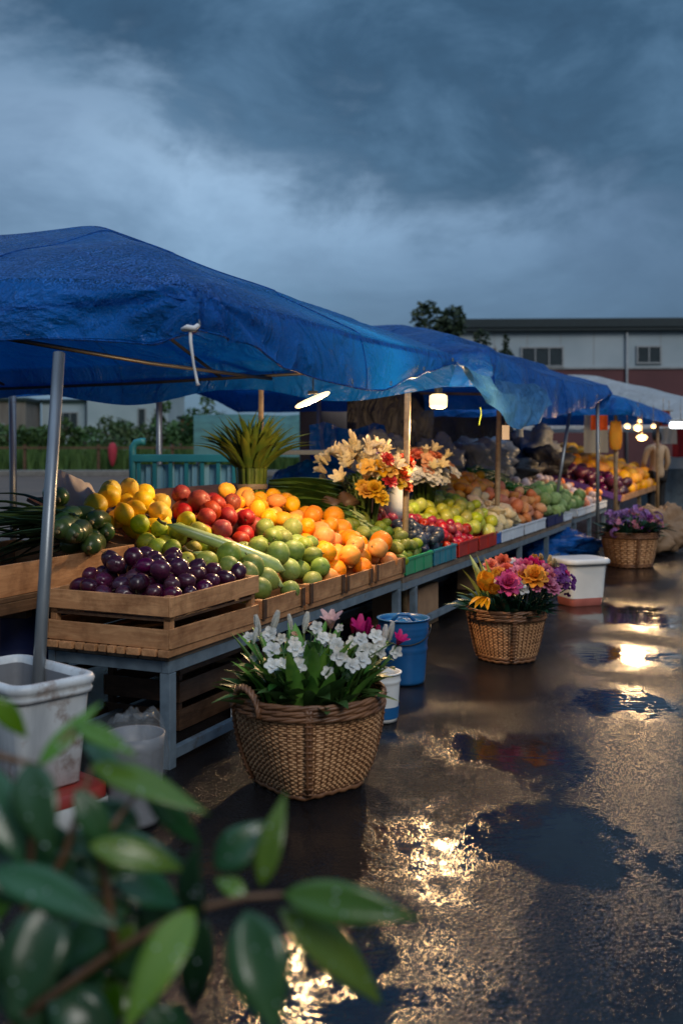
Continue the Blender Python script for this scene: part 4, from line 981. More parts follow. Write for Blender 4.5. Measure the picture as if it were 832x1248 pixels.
for (x, y, dy, s) in ((332,812,-.20,.085),(345,810,-.18,.07),(364,812,-.22,.085),(330,796,-.12,.055),(376,790,-.10,.08),(384,798,-.1,.05),(413,800,-.2,.10),(428,812,-.24,.085),(440,805,-.2,.095),(452,792,-.12,.075),(463,796,-.12,.06),(430,783,-.02,.075),(403,779,.02,.07),(329,776,.0,.08),(358,782,.02,.06),(414,766,.1,.05),(342,778,-.02,.06),(303,777,-.02,.06),(483,795,-.1,.07),(396,783,.05,.05),(310,800,-.02,.055)):
    put(x, y, dy, s*.80, 'star', 'p_white', 'white_flower', wl, wg, face=(fr.uniform(-.5, .5), -1, fr.uniform(.1, .8)), nleaf=1, heart=False)
for i in range(18):
    a = fr.uniform(0, 6.28); q = fr.random()**.5; x, y = 392+88*q*math.cos(a), 792+30*q*math.sin(a)
    put(x, y, fr.uniform(-.22, -.02), fr.uniform(.05, .075), 'star', 'p_white', 'white_flower', wl, wg, face=(fr.uniform(-.5, .5), -1, fr.uniform(.1, .9)), nleaf=1)
bl_, bg_ = 'closed white lily bud standing tall in the large pale basket', 'white buds in the large basket'
for (x, y, dy, s) in ((316,776,.0,.12),(331,772,.05,.13),(370,772,.08,.12),(467,786,-.02,.11),(474,782,0,.11),(309,785,-.05,.09),(355,768,.1,.09)):
    put(x, y, dy, s*.85, 'bud', 'p_white', 'lily_bud', bl_, bg_, face=(fr.uniform(-.3, .3), -.2, 1), nleaf=2, leafm='leaf_lit')
ml, mg = 'slim magenta pink lily bloom at the right of the large pale basket', 'magenta blooms in the large basket'
for (x, y, dy, s) in ((436,775,0,.12),(447,776,-.05,.12),(457,783,-.04,.11),(484,786,-.1,.085),(430,772,.1,.1)):
    put(x, y, dy, s*.85, ('bud', 'lily', 'bud', 'bud', 'lily')[int(x) % 5], 'p_magenta', 'pink_tulip', ml, mg, face=(fr.uniform(-.2, .5), -.5, .9), nleaf=1)
put(403, 766, .05, .10, 'lily', 'p_palepink', 'pink_lily', 'open pale pink lily, tallest flower at the middle of the large pale basket', None, face=(.0, -.4, 1), nleaf=2, leafm='leaf_lit')
for (x, y, dy, s) in ((358,776,.08,.05),(381,765,.12,.055),(389,772,.12,.045)):
    put(x, y, dy, s, 'cluster', 'p_blushpink', 'peach_flower', 'tiny peach flower at the back of the large pale basket', 'peach flowers in the large basket', nleaf=0)
# basket two
M2 = dict(magenta=('peony', 'p_magenta', 'magenta_peony', 'full magenta peony in the middle of the mixed flower basket'), gold=('peony', 'p_gold', 'golden_rose', 'golden yellow rose in the mixed flower basket'),
  purple=('cluster', 'p_purple', 'purple_flower', 'deep purple flower cluster at the right of the mixed flower basket'), pink=('peony', 'p_pink', 'pink_flower', 'soft pink flower in the mixed flower basket'),
  coral=('peony', 'p_coral', 'coral_flower', 'coral red flower in the mixed flower basket'), yellow=('tulip', 'p_yellow', 'yellow_tulip', 'yellow cup shaped flower at the left of the mixed flower basket'),
  white=('star', 'p_white', 'white_flower', 'small white flower in the mixed flower basket'), cream=('bud', 'p_cream', 'cream_bud', 'pale cream bud at the top of the mixed flower basket'))
for (k, x, y, dy, s) in (('magenta',619,713,-.28,.15),('gold',651,704,-.25,.15),('yellow',590,719,-.25,.15),('yellow',598,722,-.27,.10),('white',634,714,-.28,.07),('white',638,720,-.28,.07),('white',600,712,-.2,.07),
  ('coral',617,696,-.1,.10),('coral',612,686,.05,.10),('coral',598,690,0,.09),('pink',636,700,-.2,.11),('pink',634,690,0,.09),('pink',667,712,-.25,.10),('pink',673,718,-.26,.09),('pink',664,698,-.1,.10),('pink',626,688,.1,.08),('pink',678,710,-.15,.08),
  ('purple',676,704,-.15,.14),('purple',684,710,-.1,.13),('purple',690,718,-.1,.12),('purple',633,691,.05,.10),('purple',682,698,0,.12),('purple',692,709,0,.11),('magenta',648,690,0,.11),('magenta',641,693,-.05,.10),('magenta',657,693,0,.10),('magenta',684,701,.05,.10),('magenta',605,702,-.1,.09),('magenta',622,704,-.2,.10),
  ('gold',607,700,-.15,.09),('gold',636,702,-.22,.08),('gold',655,687,.1,.08),('cream',653,686,.1,.10),('cream',661,682,.1,.09),('cream',671,692,.0,.10),('cream',676,694,.0,.10),('cream',646,688,.1,.08),('cream',668,690,.05,.09),('yellow',605,706,-.2,.08),('yellow',647,683,.1,.07),('pink',628,700,-.18,.09),('white',626,687,.08,.07),('coral',644,699,-.18,.09),('pink',652,716,-.28,.07),('coral',622,720,-.26,.08),('magenta',660,706,-.24,.09),('pink',670,704,-.2,.09)):
    kn, m_, nm, lb = M2[k]
    put(x, y, dy, s*1.15, kn, m_, nm, lb, 'flowers of the mixed basket, '+nm.split('_')[0], B2, .17, .28, face=(fr.uniform(-.5, .5), -.9, fr.uniform(.3, 1.2)), nleaf=1, leafm='leaf_deep', leaflen=.13, leafw=.06)
e = empty('corn_leaves', 'tall stiff pale green husk leaves at the left of the mixed flower basket', 'plant', B2); mb = MB()
for (x, y, bx, by, w_) in ((572,676,588,730,.075),(580,675,592,730,.08),(588,690,594,730,.08),(563,694,585,732,.07),(590,679,598,728,.06),(560,712,586,735,.07),(555,722,585,738,.08),(575,690,590,735,.06)):
    leafblade(mb, P(bx, by, 6.98), P(x, y, 7.0+fr.uniform(-.1, .1)), w_, .04, .5, n=9, prof=lambda u: (1-u**2.5)*.95+.05)
build_in(mb, 'leaves', mat('pale_husk', (.36,.40,.12), (.20,.28,.06), (5,5,5), bs=.3), e)
e = empty('orange_leaves', 'drooping orange tinted leaves over the left rim of the mixed flower basket', 'plant', B2); mb = MB()
for (x, y) in ((571,738),(578,742),(586,741),(594,744)): leafblade(mb, P(592, 728, 6.88), P(x, y, 6.72), .05, .08, .4)
build_in(mb, 'leaves', M['p_gold'], e)
# basket three
lr = random.Random(31)
for i in range(34):
    x, y = lr.uniform(742, 802), lr.uniform(618, 648); 
    put(x, y+abs(x-770)*.25, lr.uniform(-.3, .2), lr.uniform(.11, .17), 'cluster', lr.choice(['p_lilac', 'p_lilac', 'p_purple', 'p_pink']), 'lilac_flower', 'lilac or purple flower cluster in the far wicker basket', 'flowers of the far basket', B3, .25, .36, nleaf=0)
# --- bouquets on the display
def bouquet(label, foot, rtop, ztop, blooms, seed, vase=None, nstem=60, leafn=90):
    e = empty('flower_bouquet', label, 'bouquet', foot); r = random.Random(seed); sb = MB(); H_ = ztop-foot.z
    for i in range(nstem):
        a = r.uniform(0, 6.28); q = r.random()**.5; b0 = Vector((math.cos(a)*.10*q, math.sin(a)*.10*q, 0)); tp_ = Vector((math.cos(a)*rtop*.7*q, math.sin(a)*rtop*.7*q, H_*.72))
        sb.tube([b0, b0.lerp(tp_, .5)*1.0-Vector((math.cos(a), math.sin(a), 0))*.03, tp_], [.008, .007, .006], 5)
    sb.build('stems', M['leek'], e); lb = MB()
    for i in range(leafn):
        a = r.uniform(0, 6.28); q = r.random()**.5; f = Vector((math.cos(a)*rtop*.55*q, math.sin(a)*rtop*.55*q, H_*r.uniform(.42, .72)))
        leafblade(lb, f, f+Vector((math.cos(a)*.7, math.sin(a)*.7, r.uniform(-.3, .7)))*r.uniform(.08, .16), .045, .1, .3, n=6)
    lb.build('leaves', M['leaf'], e)
    for (n_, kn, m_, s0, s1, sect, qr, zr) in blooms:
        for i in range(n_):
            a = r.uniform(*sect); q = r.uniform(*qr); z = H_*(1.0-.30*q*q)+r.uniform(*zr); d = Vector((math.cos(a)*q, math.sin(a)*q, .75))
            inst('blossom', r.choice(bl(kn, m_)), (math.cos(a)*rtop*q, math.sin(a)*rtop*q, z), align(d+Vector((r.uniform(-.3,.3), r.uniform(-.3,.3), 0))), (r.uniform(s0, s1),)*3, e)
    return e
T2 = 2*PI
bouquet('large bouquet of cream lilies with yellow and red blooms beside the leaning wooden pole', P(443, 640, 8.2), .34, 1.40,
  [(64, 'lily', 'p_cream', .11, .15, (0, T2), (.3, 1), (-.06, .07)), (20, 'bud', 'p_cream', .10, .14, (0, T2), (.1, .9), (.02, .10)), (10, 'star', 'p_yellow', .14, .19, (-1.7, -.3), (.75, 1.12), (-.06, .12)), (12, 'peony', 'p_red', .11, .14, (-1.1, .1), (.7, 1.1), (-.10, .16)), (4, 'peony', 'p_yellow', .12, .15, (-2.0, -.9), (.9, 1.1), (-.16, -.06)), (3, 'cluster', 'p_lilac', .08, .1, (-2, -.5), (.2, .6), (0, .05))], 5)
bouquet('bouquet of blush and white flowers behind the wooden pole, beside the golden citrus', P(516, 612, 9.6), .28, 1.38,
  [(34, 'star', 'p_blushpink', .11, .15, (0, T2), (.1, .95), (-.04, .05)), (20, 'star', 'p_white', .12, .16, (-3.0, -.2), (.6, 1.05), (-.16, -.02)), (20, 'lily', 'p_cream', .10, .13, (0, T2), (.3, 1), (-.05, .05)), (6, 'peony', 'p_coral', .09, .11, (-2.4, -.6), (.1, .7), (0, .05))], 6, nstem=40, leafn=60)
e = empty('white_vase', 'white ceramic vase between the two flower bouquets', 'vase', P(482, 632, 8.55)); mb = MB(); mb.lathe([(.001, 0), (.07, 0), (.085, .1), (.075, .2), (.055, .26), (.06, .29), (.052, .285), (.045, .2)], 28); mb.build('body', M['white_plastic'], e)
mb = MB()
for (x, y, s) in ((489,602,.1),(493,590,.1),(486,596,.1),(496,610,.09)): pass
# green onions lying behind the sweet potatoes
for i, lab in enumerate(('bunch of long green onion leaves lying behind the sweet potatoes', 'bunch of long green leaves lying in the dark beside the cabbages')):
    e = empty('green_onion_bunch', lab, 'vegetable', W(7.6+i*1.1, .95-.1*i, 1)); mb = MB(); r = random.Random(40+i)
    for k in range(70):
        s, t = r.uniform(7.2+i*1.0, 7.7+i*1.0), r.uniform(.60, 1.30)-.15*i; a = D1(s, t, r.uniform(.05, .17)); b_ = D1(s+r.uniform(.5, .9), t-r.uniform(-.1, .3), r.uniform(.05, .15)); mb.tube([a, a.lerp(b_, .5)+Vector((0,0,.03)), b_], [.014, .018, .006], 5)
    build_in(mb, 'leaves', M['leek' if i == 0 else 'leaf'], e)

# ================================================================== BUCKETS, BOXES AND BINS
def rrect(mb, prof, hx, hy, rad, n=6, smooth=True):
    """rounded rectangle rings: prof = [(grow, z)]"""
    vs = []; ring = []
    for (sx, sy, a0) in ((1, 1, 0), (-1, 1, PI/2), (-1, -1, PI), (1, -1, 1.5*PI)):
        for i in range(n): a = a0+PI/2*i/(n-1); ring.append((sx*(hx-rad), sy*(hy-rad), math.cos(a)*rad, math.sin(a)*rad))
    k = len(ring)
    for (g, z) in prof:
        for (x, y, dx, dy) in ring:
            q = 1+g/rad if g > -rad else 0.02
            vs.append((x+dx*q, y+dy*q, z))
    fs = [(i*k+j, i*k+(j+1) % k, (i+1)*k+(j+1) % k, (i+1)*k+j) for i in range(len(prof)-1) for j in range(k)]
    mb.add(vs, fs, smooth); return mb
# white tub holding the metal post
tN, tR = Vector((-1.14, 3.84, 0)), Vector((-.94, 4.06, 0)); tRF = Vector((-.47, .217, 0)); tc_ = tN+(tR-tN)/2+tRF/2
trz = math.atan2((tR-tN).y, (tR-tN).x)
e = empty('plastic_tub', 'tall worn white open tub holding the foot of the metal post', 'tub', tc_+Vector((0,0,.176)), trz)
mb = MB(); rrect(mb, [(-.055, 0), (-.04, .012), (-.02, .20), (-.006, .36)], .17, .275, .06); mb.build('body', M['worn_white'], e)
mb = MB(); rrect(mb, [(-.006, .355), (.008, .36), (.012, .375), (.006, .385), (.016, .395), (.020, .412), (.012, .426), (-.006, .43), (-.018, .42), (-.024, .40)], .17, .275, .06); mb.build('rim', M['worn_white'], e)
mb = MB(); rrect(mb, [(-.024, .40), (-.035, .2), (-.05, .02)], .17, .275, .06); mb.build('inner_wall', M['grey_bin'], e)
mb = MB(); mb.box((0, 0, .014), (.25, .46, .012)); mb.build('bottom', M['grey_bin'], e)
for (z, y) in ((.37, -.1), (.34, .12), (.26, -.1)):
    mb = MB(); mb.tube([(.172, y, z), (.190, y, z)], .008, 8); mb.build('rivet', M['post'], e)
e = empty('foam_crate', 'white box with a red upper band underneath the tall white tub', 'box', tc_+Vector((.03, -.005, 0)), trz)
mb = MB(); rrect(mb, [(-.02, 0), (0, .01), (0, .128)], .195, .295, .03); mb.build('body', M['white_plastic'], e)
mb = MB(); rrect(mb, [(.003, .128), (.003, .172), (-.01, .175), (-.05, .1755)], .195, .295, .06); mb.build('lid', M['red_paint'], e)
mb = MB(); mb.box((0, 0, .170), (.34, .53, .006)); mb.build('lid_top', M['red_paint'], e)
# lined waste bin
e = empty('waste_bin', 'grey bin lined with a clear plastic bag in front of the steel table leg', 'bin', Vector((-.815, 4.05, 0)))
mb = MB(); mb.lathe([(.001, .004), (.098, .006), (.104, .03), (.112, .30), (.118, .355), (.110, .352), (.10, .05)], 32); mb.build('body', M['grey_bin'], e)
mb = MB()
def bagl(u, v):
    th = 2*PI*v; k = nz(math.cos(th)*2.2, math.sin(th)*2.2, u*3)
    if u < .5: q = u/.5; return Vector(((.126+.012*k+.004*math.sin(th*19))*math.cos(th), (.126+.012*k+.004*math.sin(th*19))*math.sin(th), .20+.165*q+.02*k*(1-q)))
    q = (u-.5)/.5; r_ = .124*(1-q*.75)+.02*k; z = .365+.055*math.sin(PI*q*.75)*(1+.8*nz(th*1.2, q))+.03*abs(nz(math.cos(th)*4, math.sin(th)*4, q*3)); return Vector((r_*math.cos(th), r_*math.sin(th), z))
mb.grid(bagl, 22, 64); mb.build('bag_liner', M['clear'], e)
# blue pail
def pail(label, loc, r0, r1, h, m, rings, name='bucket', lid=None, band=None, bail=False):
    e = empty(name, label, 'bucket', loc); mb = MB(); prof = [(.001, .004), (r0*.95, .004), (r0, .02)]
    for k in range(1, 30):
        u = k/29; z = .02+(h-.02)*u; rr = r0+(r1-r0)*u
        for rz in rings: rr += .006*math.exp(-((z-rz*h)/.008)**2)
        prof.append((rr, z))
    prof += [(r1+.008, h), (r1+.008, h+.008), (r1-.006, h+.008), (r1-.010, h-.02), (r0*.92, .02)]
    mb.lathe(prof, 40); mb.build('body', M[m], e)
    if band: b_ = MB(); b_.lathe([(r0+.004+(r1-r0)*.02, band[0]*h), (r0+.004+(r1-r0)*band[1], band[1]*h)], 40); b_.build('band', M[band[2]], e)
    if bail:
        b_ = MB(); b_.tube([((r1+.012)*math.cos(a), (r1+.012)*.99*math.sin(a)*-1*.95, h-.04-.10*math.sin(a)) for a in [PI*i/16 for i in range(17)]], .004, 6); b_.build('handle', M['black'], e)
    return e
e = pail('blue plastic bucket with a raised lid under the table by its second leg', G(493, 838)+Vector((0, .14, 0)), .135, .160, .40, 'blue_plastic', (.55, .72, .80, .88), bail=True)
mb = MB(); mb.lathe([(.15, .385), (.145, .37), (.06, .372), (.02, .40), (.001, .402)], 36); mb.tube([(-.07, 0, .385), (-.03, 0, .425), (.03, 0, .425), (.07, 0, .385)], .012, 8); mb.build('lid', M['blue_plastic'], e)
pail('white paint bucket with a blue band behind the large pale basket', G(466, 884)+Vector((0, .09, 0)), .085, .10, .26, 'white_plastic', (.85,), band=(.10, .34, 'blue_plastic'))
# lidded white bucket
e = empty('lidded_bucket', 'white square bucket with a lid and faded red base beside the mixed flower basket', 'bucket', P(706, 540, 9.55)-Vector((0,0,H)), R(20))
mb = MB(); rrect(mb, [(-.046, .075), (-.02, .385)], .225, .19, .09); mb.build('body', M['white_plastic'], e)
mb = MB(); rrect(mb, [(-.062, .0), (-.052, .012), (-.0455, .075)], .225, .19, .11); mb.build('base_band', M['pink_stain'], e)
mb = MB(); rrect(mb, [(-.019, .385), (.012, .388), (.018, .40), (.014, .425), (.0, .436), (-.04, .437), (-.085, .437)], .225, .19, .09); mb.box((0, 0, .4345), (.36, .29, .004)); mb.build('lid', M['white_plastic'], e)
# dark things under the tables
crate('slatted_crate', 'dark wet slatted crate standing on the ground under the front table', .55, 1.65, .30, .78, .004, .40, 3, 'wood_dark', gap=.2)
def closed_box(name, label, c, sz, rz, m):
    e = empty(name, label, 'box', c, rz); mb = MB(); x, y, z = sz; mb.box((0, 0, z/2-.004), (x, y, z-.008)); mb.build('body', M[m], e, .004)
    for sg in (-1, 1): fb = MB(); fb.box((0, sg*y*.252, z-.003), (x*1.005, y*.49, .005)); fb.build('flap', M[m], e, .001)
    return e
closed_box('cardboard_box', 'brown cardboard box under the plank table behind the blue bucket', W(4.0, .32, .004), (.5, .4, .33), ROWROT, 'card')
closed_box('cardboard_box', 'flattish pale box on the ground under the front table stretcher', W(1.0, .10, .004), (.26, .2, .13), ROWROT+.2, 'foam')
closed_box('cardboard_box', 'brown cardboard box under the plank table near the foam trays', W(6.4, .35, .004), (.55, .42, .36), ROWROT+.1, 'card')
closed_box('cardboard_box', 'tall dark cardboard box under the rear table behind the plum crate', W(1.9, .95, .004), (.6, .4, .5), ROWROT-.06, 'card')
pail('navy blue drum under the rear table at the left edge', P(12, 540, 5.5)-Vector((0,0,H)), .30, .31, .62, 'navy_plastic', (.33, .66), name='drum')
e = empty('wooden_pallet', 'dark wooden pallet lying on the navy drum under the left tray', 'pallet', P(0, 540, 5.35)-Vector((0,0,H-.635)), ROWROT+.3)
mb = MB()
for i in range(5): mb.box((0, -.24+i*.12, .105), (.66, .09, .02))
mb.build('top_boards', M['wood_dark'], e, .003); mb = MB()
for i in (-1, 0, 1): mb.box((i*.28, 0, .05), (.07, .56, .085))
mb.build('blocks', M['wood_dark'], e, .003)
def lump(name, label, cat, c, rad, m, seed, amp=.28, fr_=1.6, flat=.0, n=(26, 40), group=None):
    e = empty(name, label, cat, c, 0, group); mb = MB()
    def fn(u, v):
        th = PI*u; ph = 2*PI*v; d = Vector((math.sin(th)*math.cos(ph), math.sin(th)*math.sin(ph), math.cos(th)))
        q = 1+amp*noise.noise(d*fr_+Vector((seed, 0, 0)))+amp*.6*abs(noise.noise(d*fr_*3+Vector((0, seed, 0))))+.10*amp*noise.noise(d*11+Vector((0, seed, 3)))
        p = Vector((d.x*rad[0], d.y*rad[1], d.z*rad[2]))*q; p.z = max(p.z+rad[2], .004); return p
    mb.grid(fn, n[0], n[1]); mb.build('folds', M[m], e); return e
lump('tarp_bundle', 'crumpled bright blue tarp bundle on the ground under the far tables', 'tarp', W(8.9, .30, 0), (.62, .35, .20), 'tarp', 3.3, .5, 1.9, n=(36, 60))
lump('paper_sack', 'crumpled brown paper sack beyond the far flower basket', 'sack', P(806, 540, 14.2)-Vector((0,0,H)), (.34, .30, .30), 'kraft', 5.1, .6, 1.5, n=(36, 54))
lump('paper_sack', 'smaller brown paper sack leaning on the far flower basket', 'sack', P(788, 540, 13.6)-Vector((0,0,H)), (.26, .26, .2), 'kraft', 8.4, .5, 1.7)
# hanging cards on the flap
for (x, y, Y, m_, lab) in ((616, 527, 9.2, 'tagcard', 'blank beige card hanging on a string beside the second wooden pole'), (633, 524, 9.4, 'tagcard_b', 'blank pale blue card hanging on a string under the loose flap')):
    e = empty('hanging_card', lab, 'card', P(x, y, Y)); mb = MB(); w_ = .066; mb.box((0, 0, 0), (w_, .004, .13)); mb.build('card', M[m_], e, .001)
    sb = MB(); sb.tube([(0, 0, .065), (.003, 0, .13), (.012, 0, .24)], .003, 5); sb.build('string', M['wood_old'], e)
e = empty('hanging_strap', 'yellow green strap end dangling from the loose wet flap', 'strap', P(585, 505, 8.7)); mb = MB()
mb.grid(lambda u, v: Vector((.008*math.sin(u*5)+(v-.5)*.008, .004*math.cos(u*5), .06-.15*u)), 14, 3); mb.build('ribbon', M['lime_tie'], e)

# ================================================================== LAMPS
def lampobj(e, loc, power, rad, c=(1, .64, .31)):
    ld = bpy.data.lights.new('glow', 'POINT'); ld.energy = power; ld.shadow_soft_size = rad; ld.color = c
    o = bpy.data.objects.new('lamp_glow', ld); col.objects.link(o); o.parent = e; o.location = loc; return o
tl = P(381, 487, 6.45)
e = empty('tube_lamp', 'slim lit tube lamp hanging tilted under the front canopy hem', 'lamp', tl); mb = MB(); d = Vector((.105, .10, .052))
mb.tube([-d, -d*.95, -d*.8, -d*.4, d*.4, d*.8, d*.95, d], [.003, .009, .015, .019, .019, .015, .009, .003], 16); mb.build('tube', M['lamp_tube'], e)
mb = MB(); mb.box(tuple(Vector((0, 0, .045))), (.06, .05, .02)); mb.tube([(0,0,.05), (.01,0,.30)], .004, 5); mb.build('cord', M['black'], e)
lampobj(e, (.0, -.0, -.06), 100, .05)
blb = P(534, 489, 8.24)
e = empty('bulb_lamp', 'glowing short bulb lamp hanging by the wooden pole over the plastic baskets', 'lamp', blb)
mb = MB(); mb.lathe([(.001, -.058), (.045, -.056), (.068, -.045), (.073, 0), (.070, .045), (.05, .057), (.03, .06)], 24); mb.build('bulb', M['lamp_bulb'], e)
mb = MB(); mb.lathe([(.03, .06), (.034, .10), (.026, .14), (.001, .15)], 16); mb.tube([(0,0,.14), (-.005,0,.21)], .004, 5); mb.build('socket', M['black'], e)
lampobj(e, (0, 0, -.10), 62, .07)
for (x, y, Y, r_, pw_, lab) in ((764, 519, 15.0, .045, 20, 'small far glowing bulb nearest the yellow hanging bag'), (777, 521, 15.3, .06, 24, 'larger round far glowing bulb in the middle of the far lamps'), (782, 533, 15.6, .06, 24, 'lowest and widest of the far glowing bulbs'), (779, 513, 16.2, .035, 8, 'highest and smallest of the far glowing bulbs'), (796, 519, 16.8, .04, 12, 'far glowing bulb nearest the person')):
    e = empty('bulb_lamp', lab, 'lamp', P(x, y, Y)); mb = MB(); sx = 1.5 if y == 533 else 1.1
    mb.lathe([(.001, -r_*.8), (r_*.6*sx, -r_*.7), (r_*sx, 0), (r_*.7*sx, r_*.6), (r_*.3, r_*.8)], 20); mb.build('bulb', M['lamp_bulb'], e)
    mb = MB(); mb.lathe([(r_*.3, r_*.8), (r_*.35, r_*1.3), (.001, r_*1.5)], 12); mb.tube([(0,0,r_*1.4), (0,0,r_*1.5+.28)], .005, 5); mb.build('socket', M['post_wood'], e)
    lampobj(e, (0, 0, -r_-.04), pw_, .08)
e = empty('strip_lamp', 'white strip lamp under the far white canopy at the right edge', 'lamp', P(826, 518, 17.5)); mb = MB(); mb.tube([(-.12, 0, 0), (.25, .1, .0)], .06, 10); mb.build('tube', emis('lit_strip', (.85, .95, 1), 3.0), e)
mb = MB(); mb.box((.06, .05, .075), (.4, .06, .03)); mb.tube([(.06,.05,.09), (.06,.05,.45)], .006, 5); mb.build('holder', M['post'], e)
e = empty('hanging_bag', 'bright yellow long bag hanging on a pole beside the far bulbs', 'bag', P(750, 530, 14.6)); mb = MB()
mb.grid(lambda u, v: Vector(((.075+.02*math.sin(u*PI))*math.cos(6.2832*v)*(1-.3*(u > .97)), .045*math.sin(6.2832*v), .20-.41*u)), 14, 20); mb.build('cloth', M['yellowcloth'], e)
mb = MB(); mb.tube([(0,0,.19), (0,0,.34)], .008, 6); mb.build('strap', M['yellowcloth'], e)

# ================================================================== FAR STALL WITH ORANGES
C4 = P(757, 604, 15.9); C4.z = 0; s4, t4 = ST(C4)
def W4(s, t, z): return W(s4+s, t4+t, z)
e = empty('far_display_table', 'far stall table with a purple edged tray heaped with dark and orange fruit', 'table', W4(0, 0, 0), ROWROT)
SL4 = .30; Z4 = .64
mb = MB(); mb.beam((2.6, 0, Z4-.05), (2.6, 1.9, Z4-.05+SL4*1.9), 5.2, .02); mb.build('board', M['wood_dark'], e)
for (a, b_, m_) in (((0, 0, Z4), (5.2, 0, Z4), 'wood'), ((0, .0, Z4), (0, 1.9, Z4+SL4*1.9), 'purple_tray')):
    mb = MB(); mb.beam(a, b_, .03, .09); mb.build('edge_board', M[m_], e)
for x in (.1, 2.6, 5.1):
    for y in (.08, 1.8): mb = MB(); zt = Z4-.06+SL4*y; mb.box((x, y, zt/2), (.06, .06, zt)); mb.build('leg', M['post_wood'], e)
h4 = Heap(); b4 = lambda s, t: Z4-.04+SL4*t
def k4(s, t):
    n_ = .25*nz(s*1.5, t*1.5)
    if t > 1.5+n_ and s < 1.2: return 'garlic'
    return 'fplum' if s < 1.25+.35*t+n_ else 'forange'
fill(h4, (.06, 5.1, .06, 1.75), k4, b4, 1100, rg, W4, best=4)
e = rowthing('dark_tray', 'dark tray of pinkish bulbs left of the far orange stall', 'tray', 9.9, .75, .80); mb = MB(); mb.box((1.1, .35, .0), (2.2, .7, .02)); mb.build('bottom', M['navy_plastic'], e)
for (a, b_) in (((0,0,.05), (2.2,0,.05)), ((0,.7,.05), (2.2,.7,.05)), ((0,.012,.05), (0,.688,.05)), ((2.2,.012,.05), (2.2,.688,.05))): mb = MB(); mb.beam(a, b_, .02, .12); mb.build('side_panel', M['navy_plastic'], e)
e['category'] = 'tray'
h5 = Heap(); fill(h5, (9.95, 12.0, .8, 1.4), lambda s, t: 'garlic', lambda s, t: .815, 240, rg, best=3)

# dim back wall of the middle stalls: dark tarp put up for darkness, other tarps, plastic sheets, sacks
def curtain(name, label, a, b_, z0, z1, m, folds=14, amp=.05):
    e = empty(name, label, 'tarp', (Vector(a)+Vector(b_))/2); c = e.location; mb = MB(); a = Vector(a); b_ = Vector(b_); nn = (b_-a).cross(Vector((0,0,1))).normalized()
    mb.grid(lambda u, v: a.lerp(b_, u)+nn*(amp*math.sin(u*folds*2+v*1.5)*(.4+.6*v)+amp*nz(u*7, v*3))+Vector((0, 0, z1+(z0-z1)*v+.04*math.sin(u*9)))-c, 90, 16); mb.build('cloth', M[m], e); return e
curtain('hanging_tarp', 'near black tarpaulin added to darken the back of the middle stalls', W(7.0, 2.15), W(10.7, 2.35), .0, 2.2, 'tarp_dark')
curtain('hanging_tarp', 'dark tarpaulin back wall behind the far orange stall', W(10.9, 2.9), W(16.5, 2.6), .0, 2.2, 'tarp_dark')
curtain('hanging_tarp', 'bright blue tarp sloping up behind the large bouquet', W(6.3, 2.3), W(7.6, 1.9), .6, 1.7, 'tarp', 6, .08)
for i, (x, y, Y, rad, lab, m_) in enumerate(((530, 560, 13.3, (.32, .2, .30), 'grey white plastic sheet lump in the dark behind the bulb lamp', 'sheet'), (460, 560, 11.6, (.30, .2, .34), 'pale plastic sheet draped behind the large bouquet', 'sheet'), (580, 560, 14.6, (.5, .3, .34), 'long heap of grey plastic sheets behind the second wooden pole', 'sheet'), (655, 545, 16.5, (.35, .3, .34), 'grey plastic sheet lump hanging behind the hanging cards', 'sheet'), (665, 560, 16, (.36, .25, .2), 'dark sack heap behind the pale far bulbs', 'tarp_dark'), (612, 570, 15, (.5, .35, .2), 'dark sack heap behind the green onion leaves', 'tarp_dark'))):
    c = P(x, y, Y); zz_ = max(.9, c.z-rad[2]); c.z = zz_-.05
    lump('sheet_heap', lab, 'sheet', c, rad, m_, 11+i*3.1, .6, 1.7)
for i, (s, t0_, ln) in enumerate(((8.9, 1.62, 3.4),(12.6, 1.62, 3.0))):
    e = rowthing('storage_shelf', ('dark plank shelf behind the vegetables holding plastic sheets', 'dark plank shelf at the back near the far orange stall')[i], 'shelf', s-ln/2+.1, t0_, 0); mb = MB(); mb.box((ln/2, .2, .83), (ln, .42, .03)); mb.build('board', M['wood_dark'], e)
    for x in (.06, ln-.06):
        for y in (.05, .37): mb = MB(); mb.box((x, y, .407), (.06, .06, .814)); mb.build('leg', M['wood_dark'], e)
for (x, y, Y, w_, h_, m_, nm, lab) in ((726, 526, 18.3, .42, .75, 'wall_white', 'hanging_sheet', 'pale sheet hanging at the back of the far orange stall'), (730, 512, 17.6, .28, .34, 'orangecloth', 'hanging_cloth', 'orange cloth hanging beside the pale sheet at the far stall'), (808, 510, 19.5, .26, .3, 'orangecloth', 'hanging_cloth', 'orange cloth under the white canopy above the person'), (815, 528, 20.4, .3, .42, 'foam', 'hanging_sheet', 'pale grey sheet hanging right of the person'), (828, 536, 20.8, .28, .7, 'redcloth', 'hanging_cloth', 'red cloth hanging under the white canopy at the right edge')):
    e = empty(nm, lab, 'cloth', P(x, y, Y)); mb = MB(); mb.grid(lambda u, v: Vector(((u-.5)*w_, .03*math.sin(u*9+v*2), h_/2-h_*v)), 20, 8); mb.build('cloth', M[m_], e)
    mb = MB(); mb.tube([(-w_/2-.05, 0, h_/2), (w_/2+.05, 0, h_/2)], .012, 6); mb.tube([(0, 0, h_/2), (0, 0, 2.35-e.location.z)], .006, 5); mb.build('rod', M['post_wood'], e)

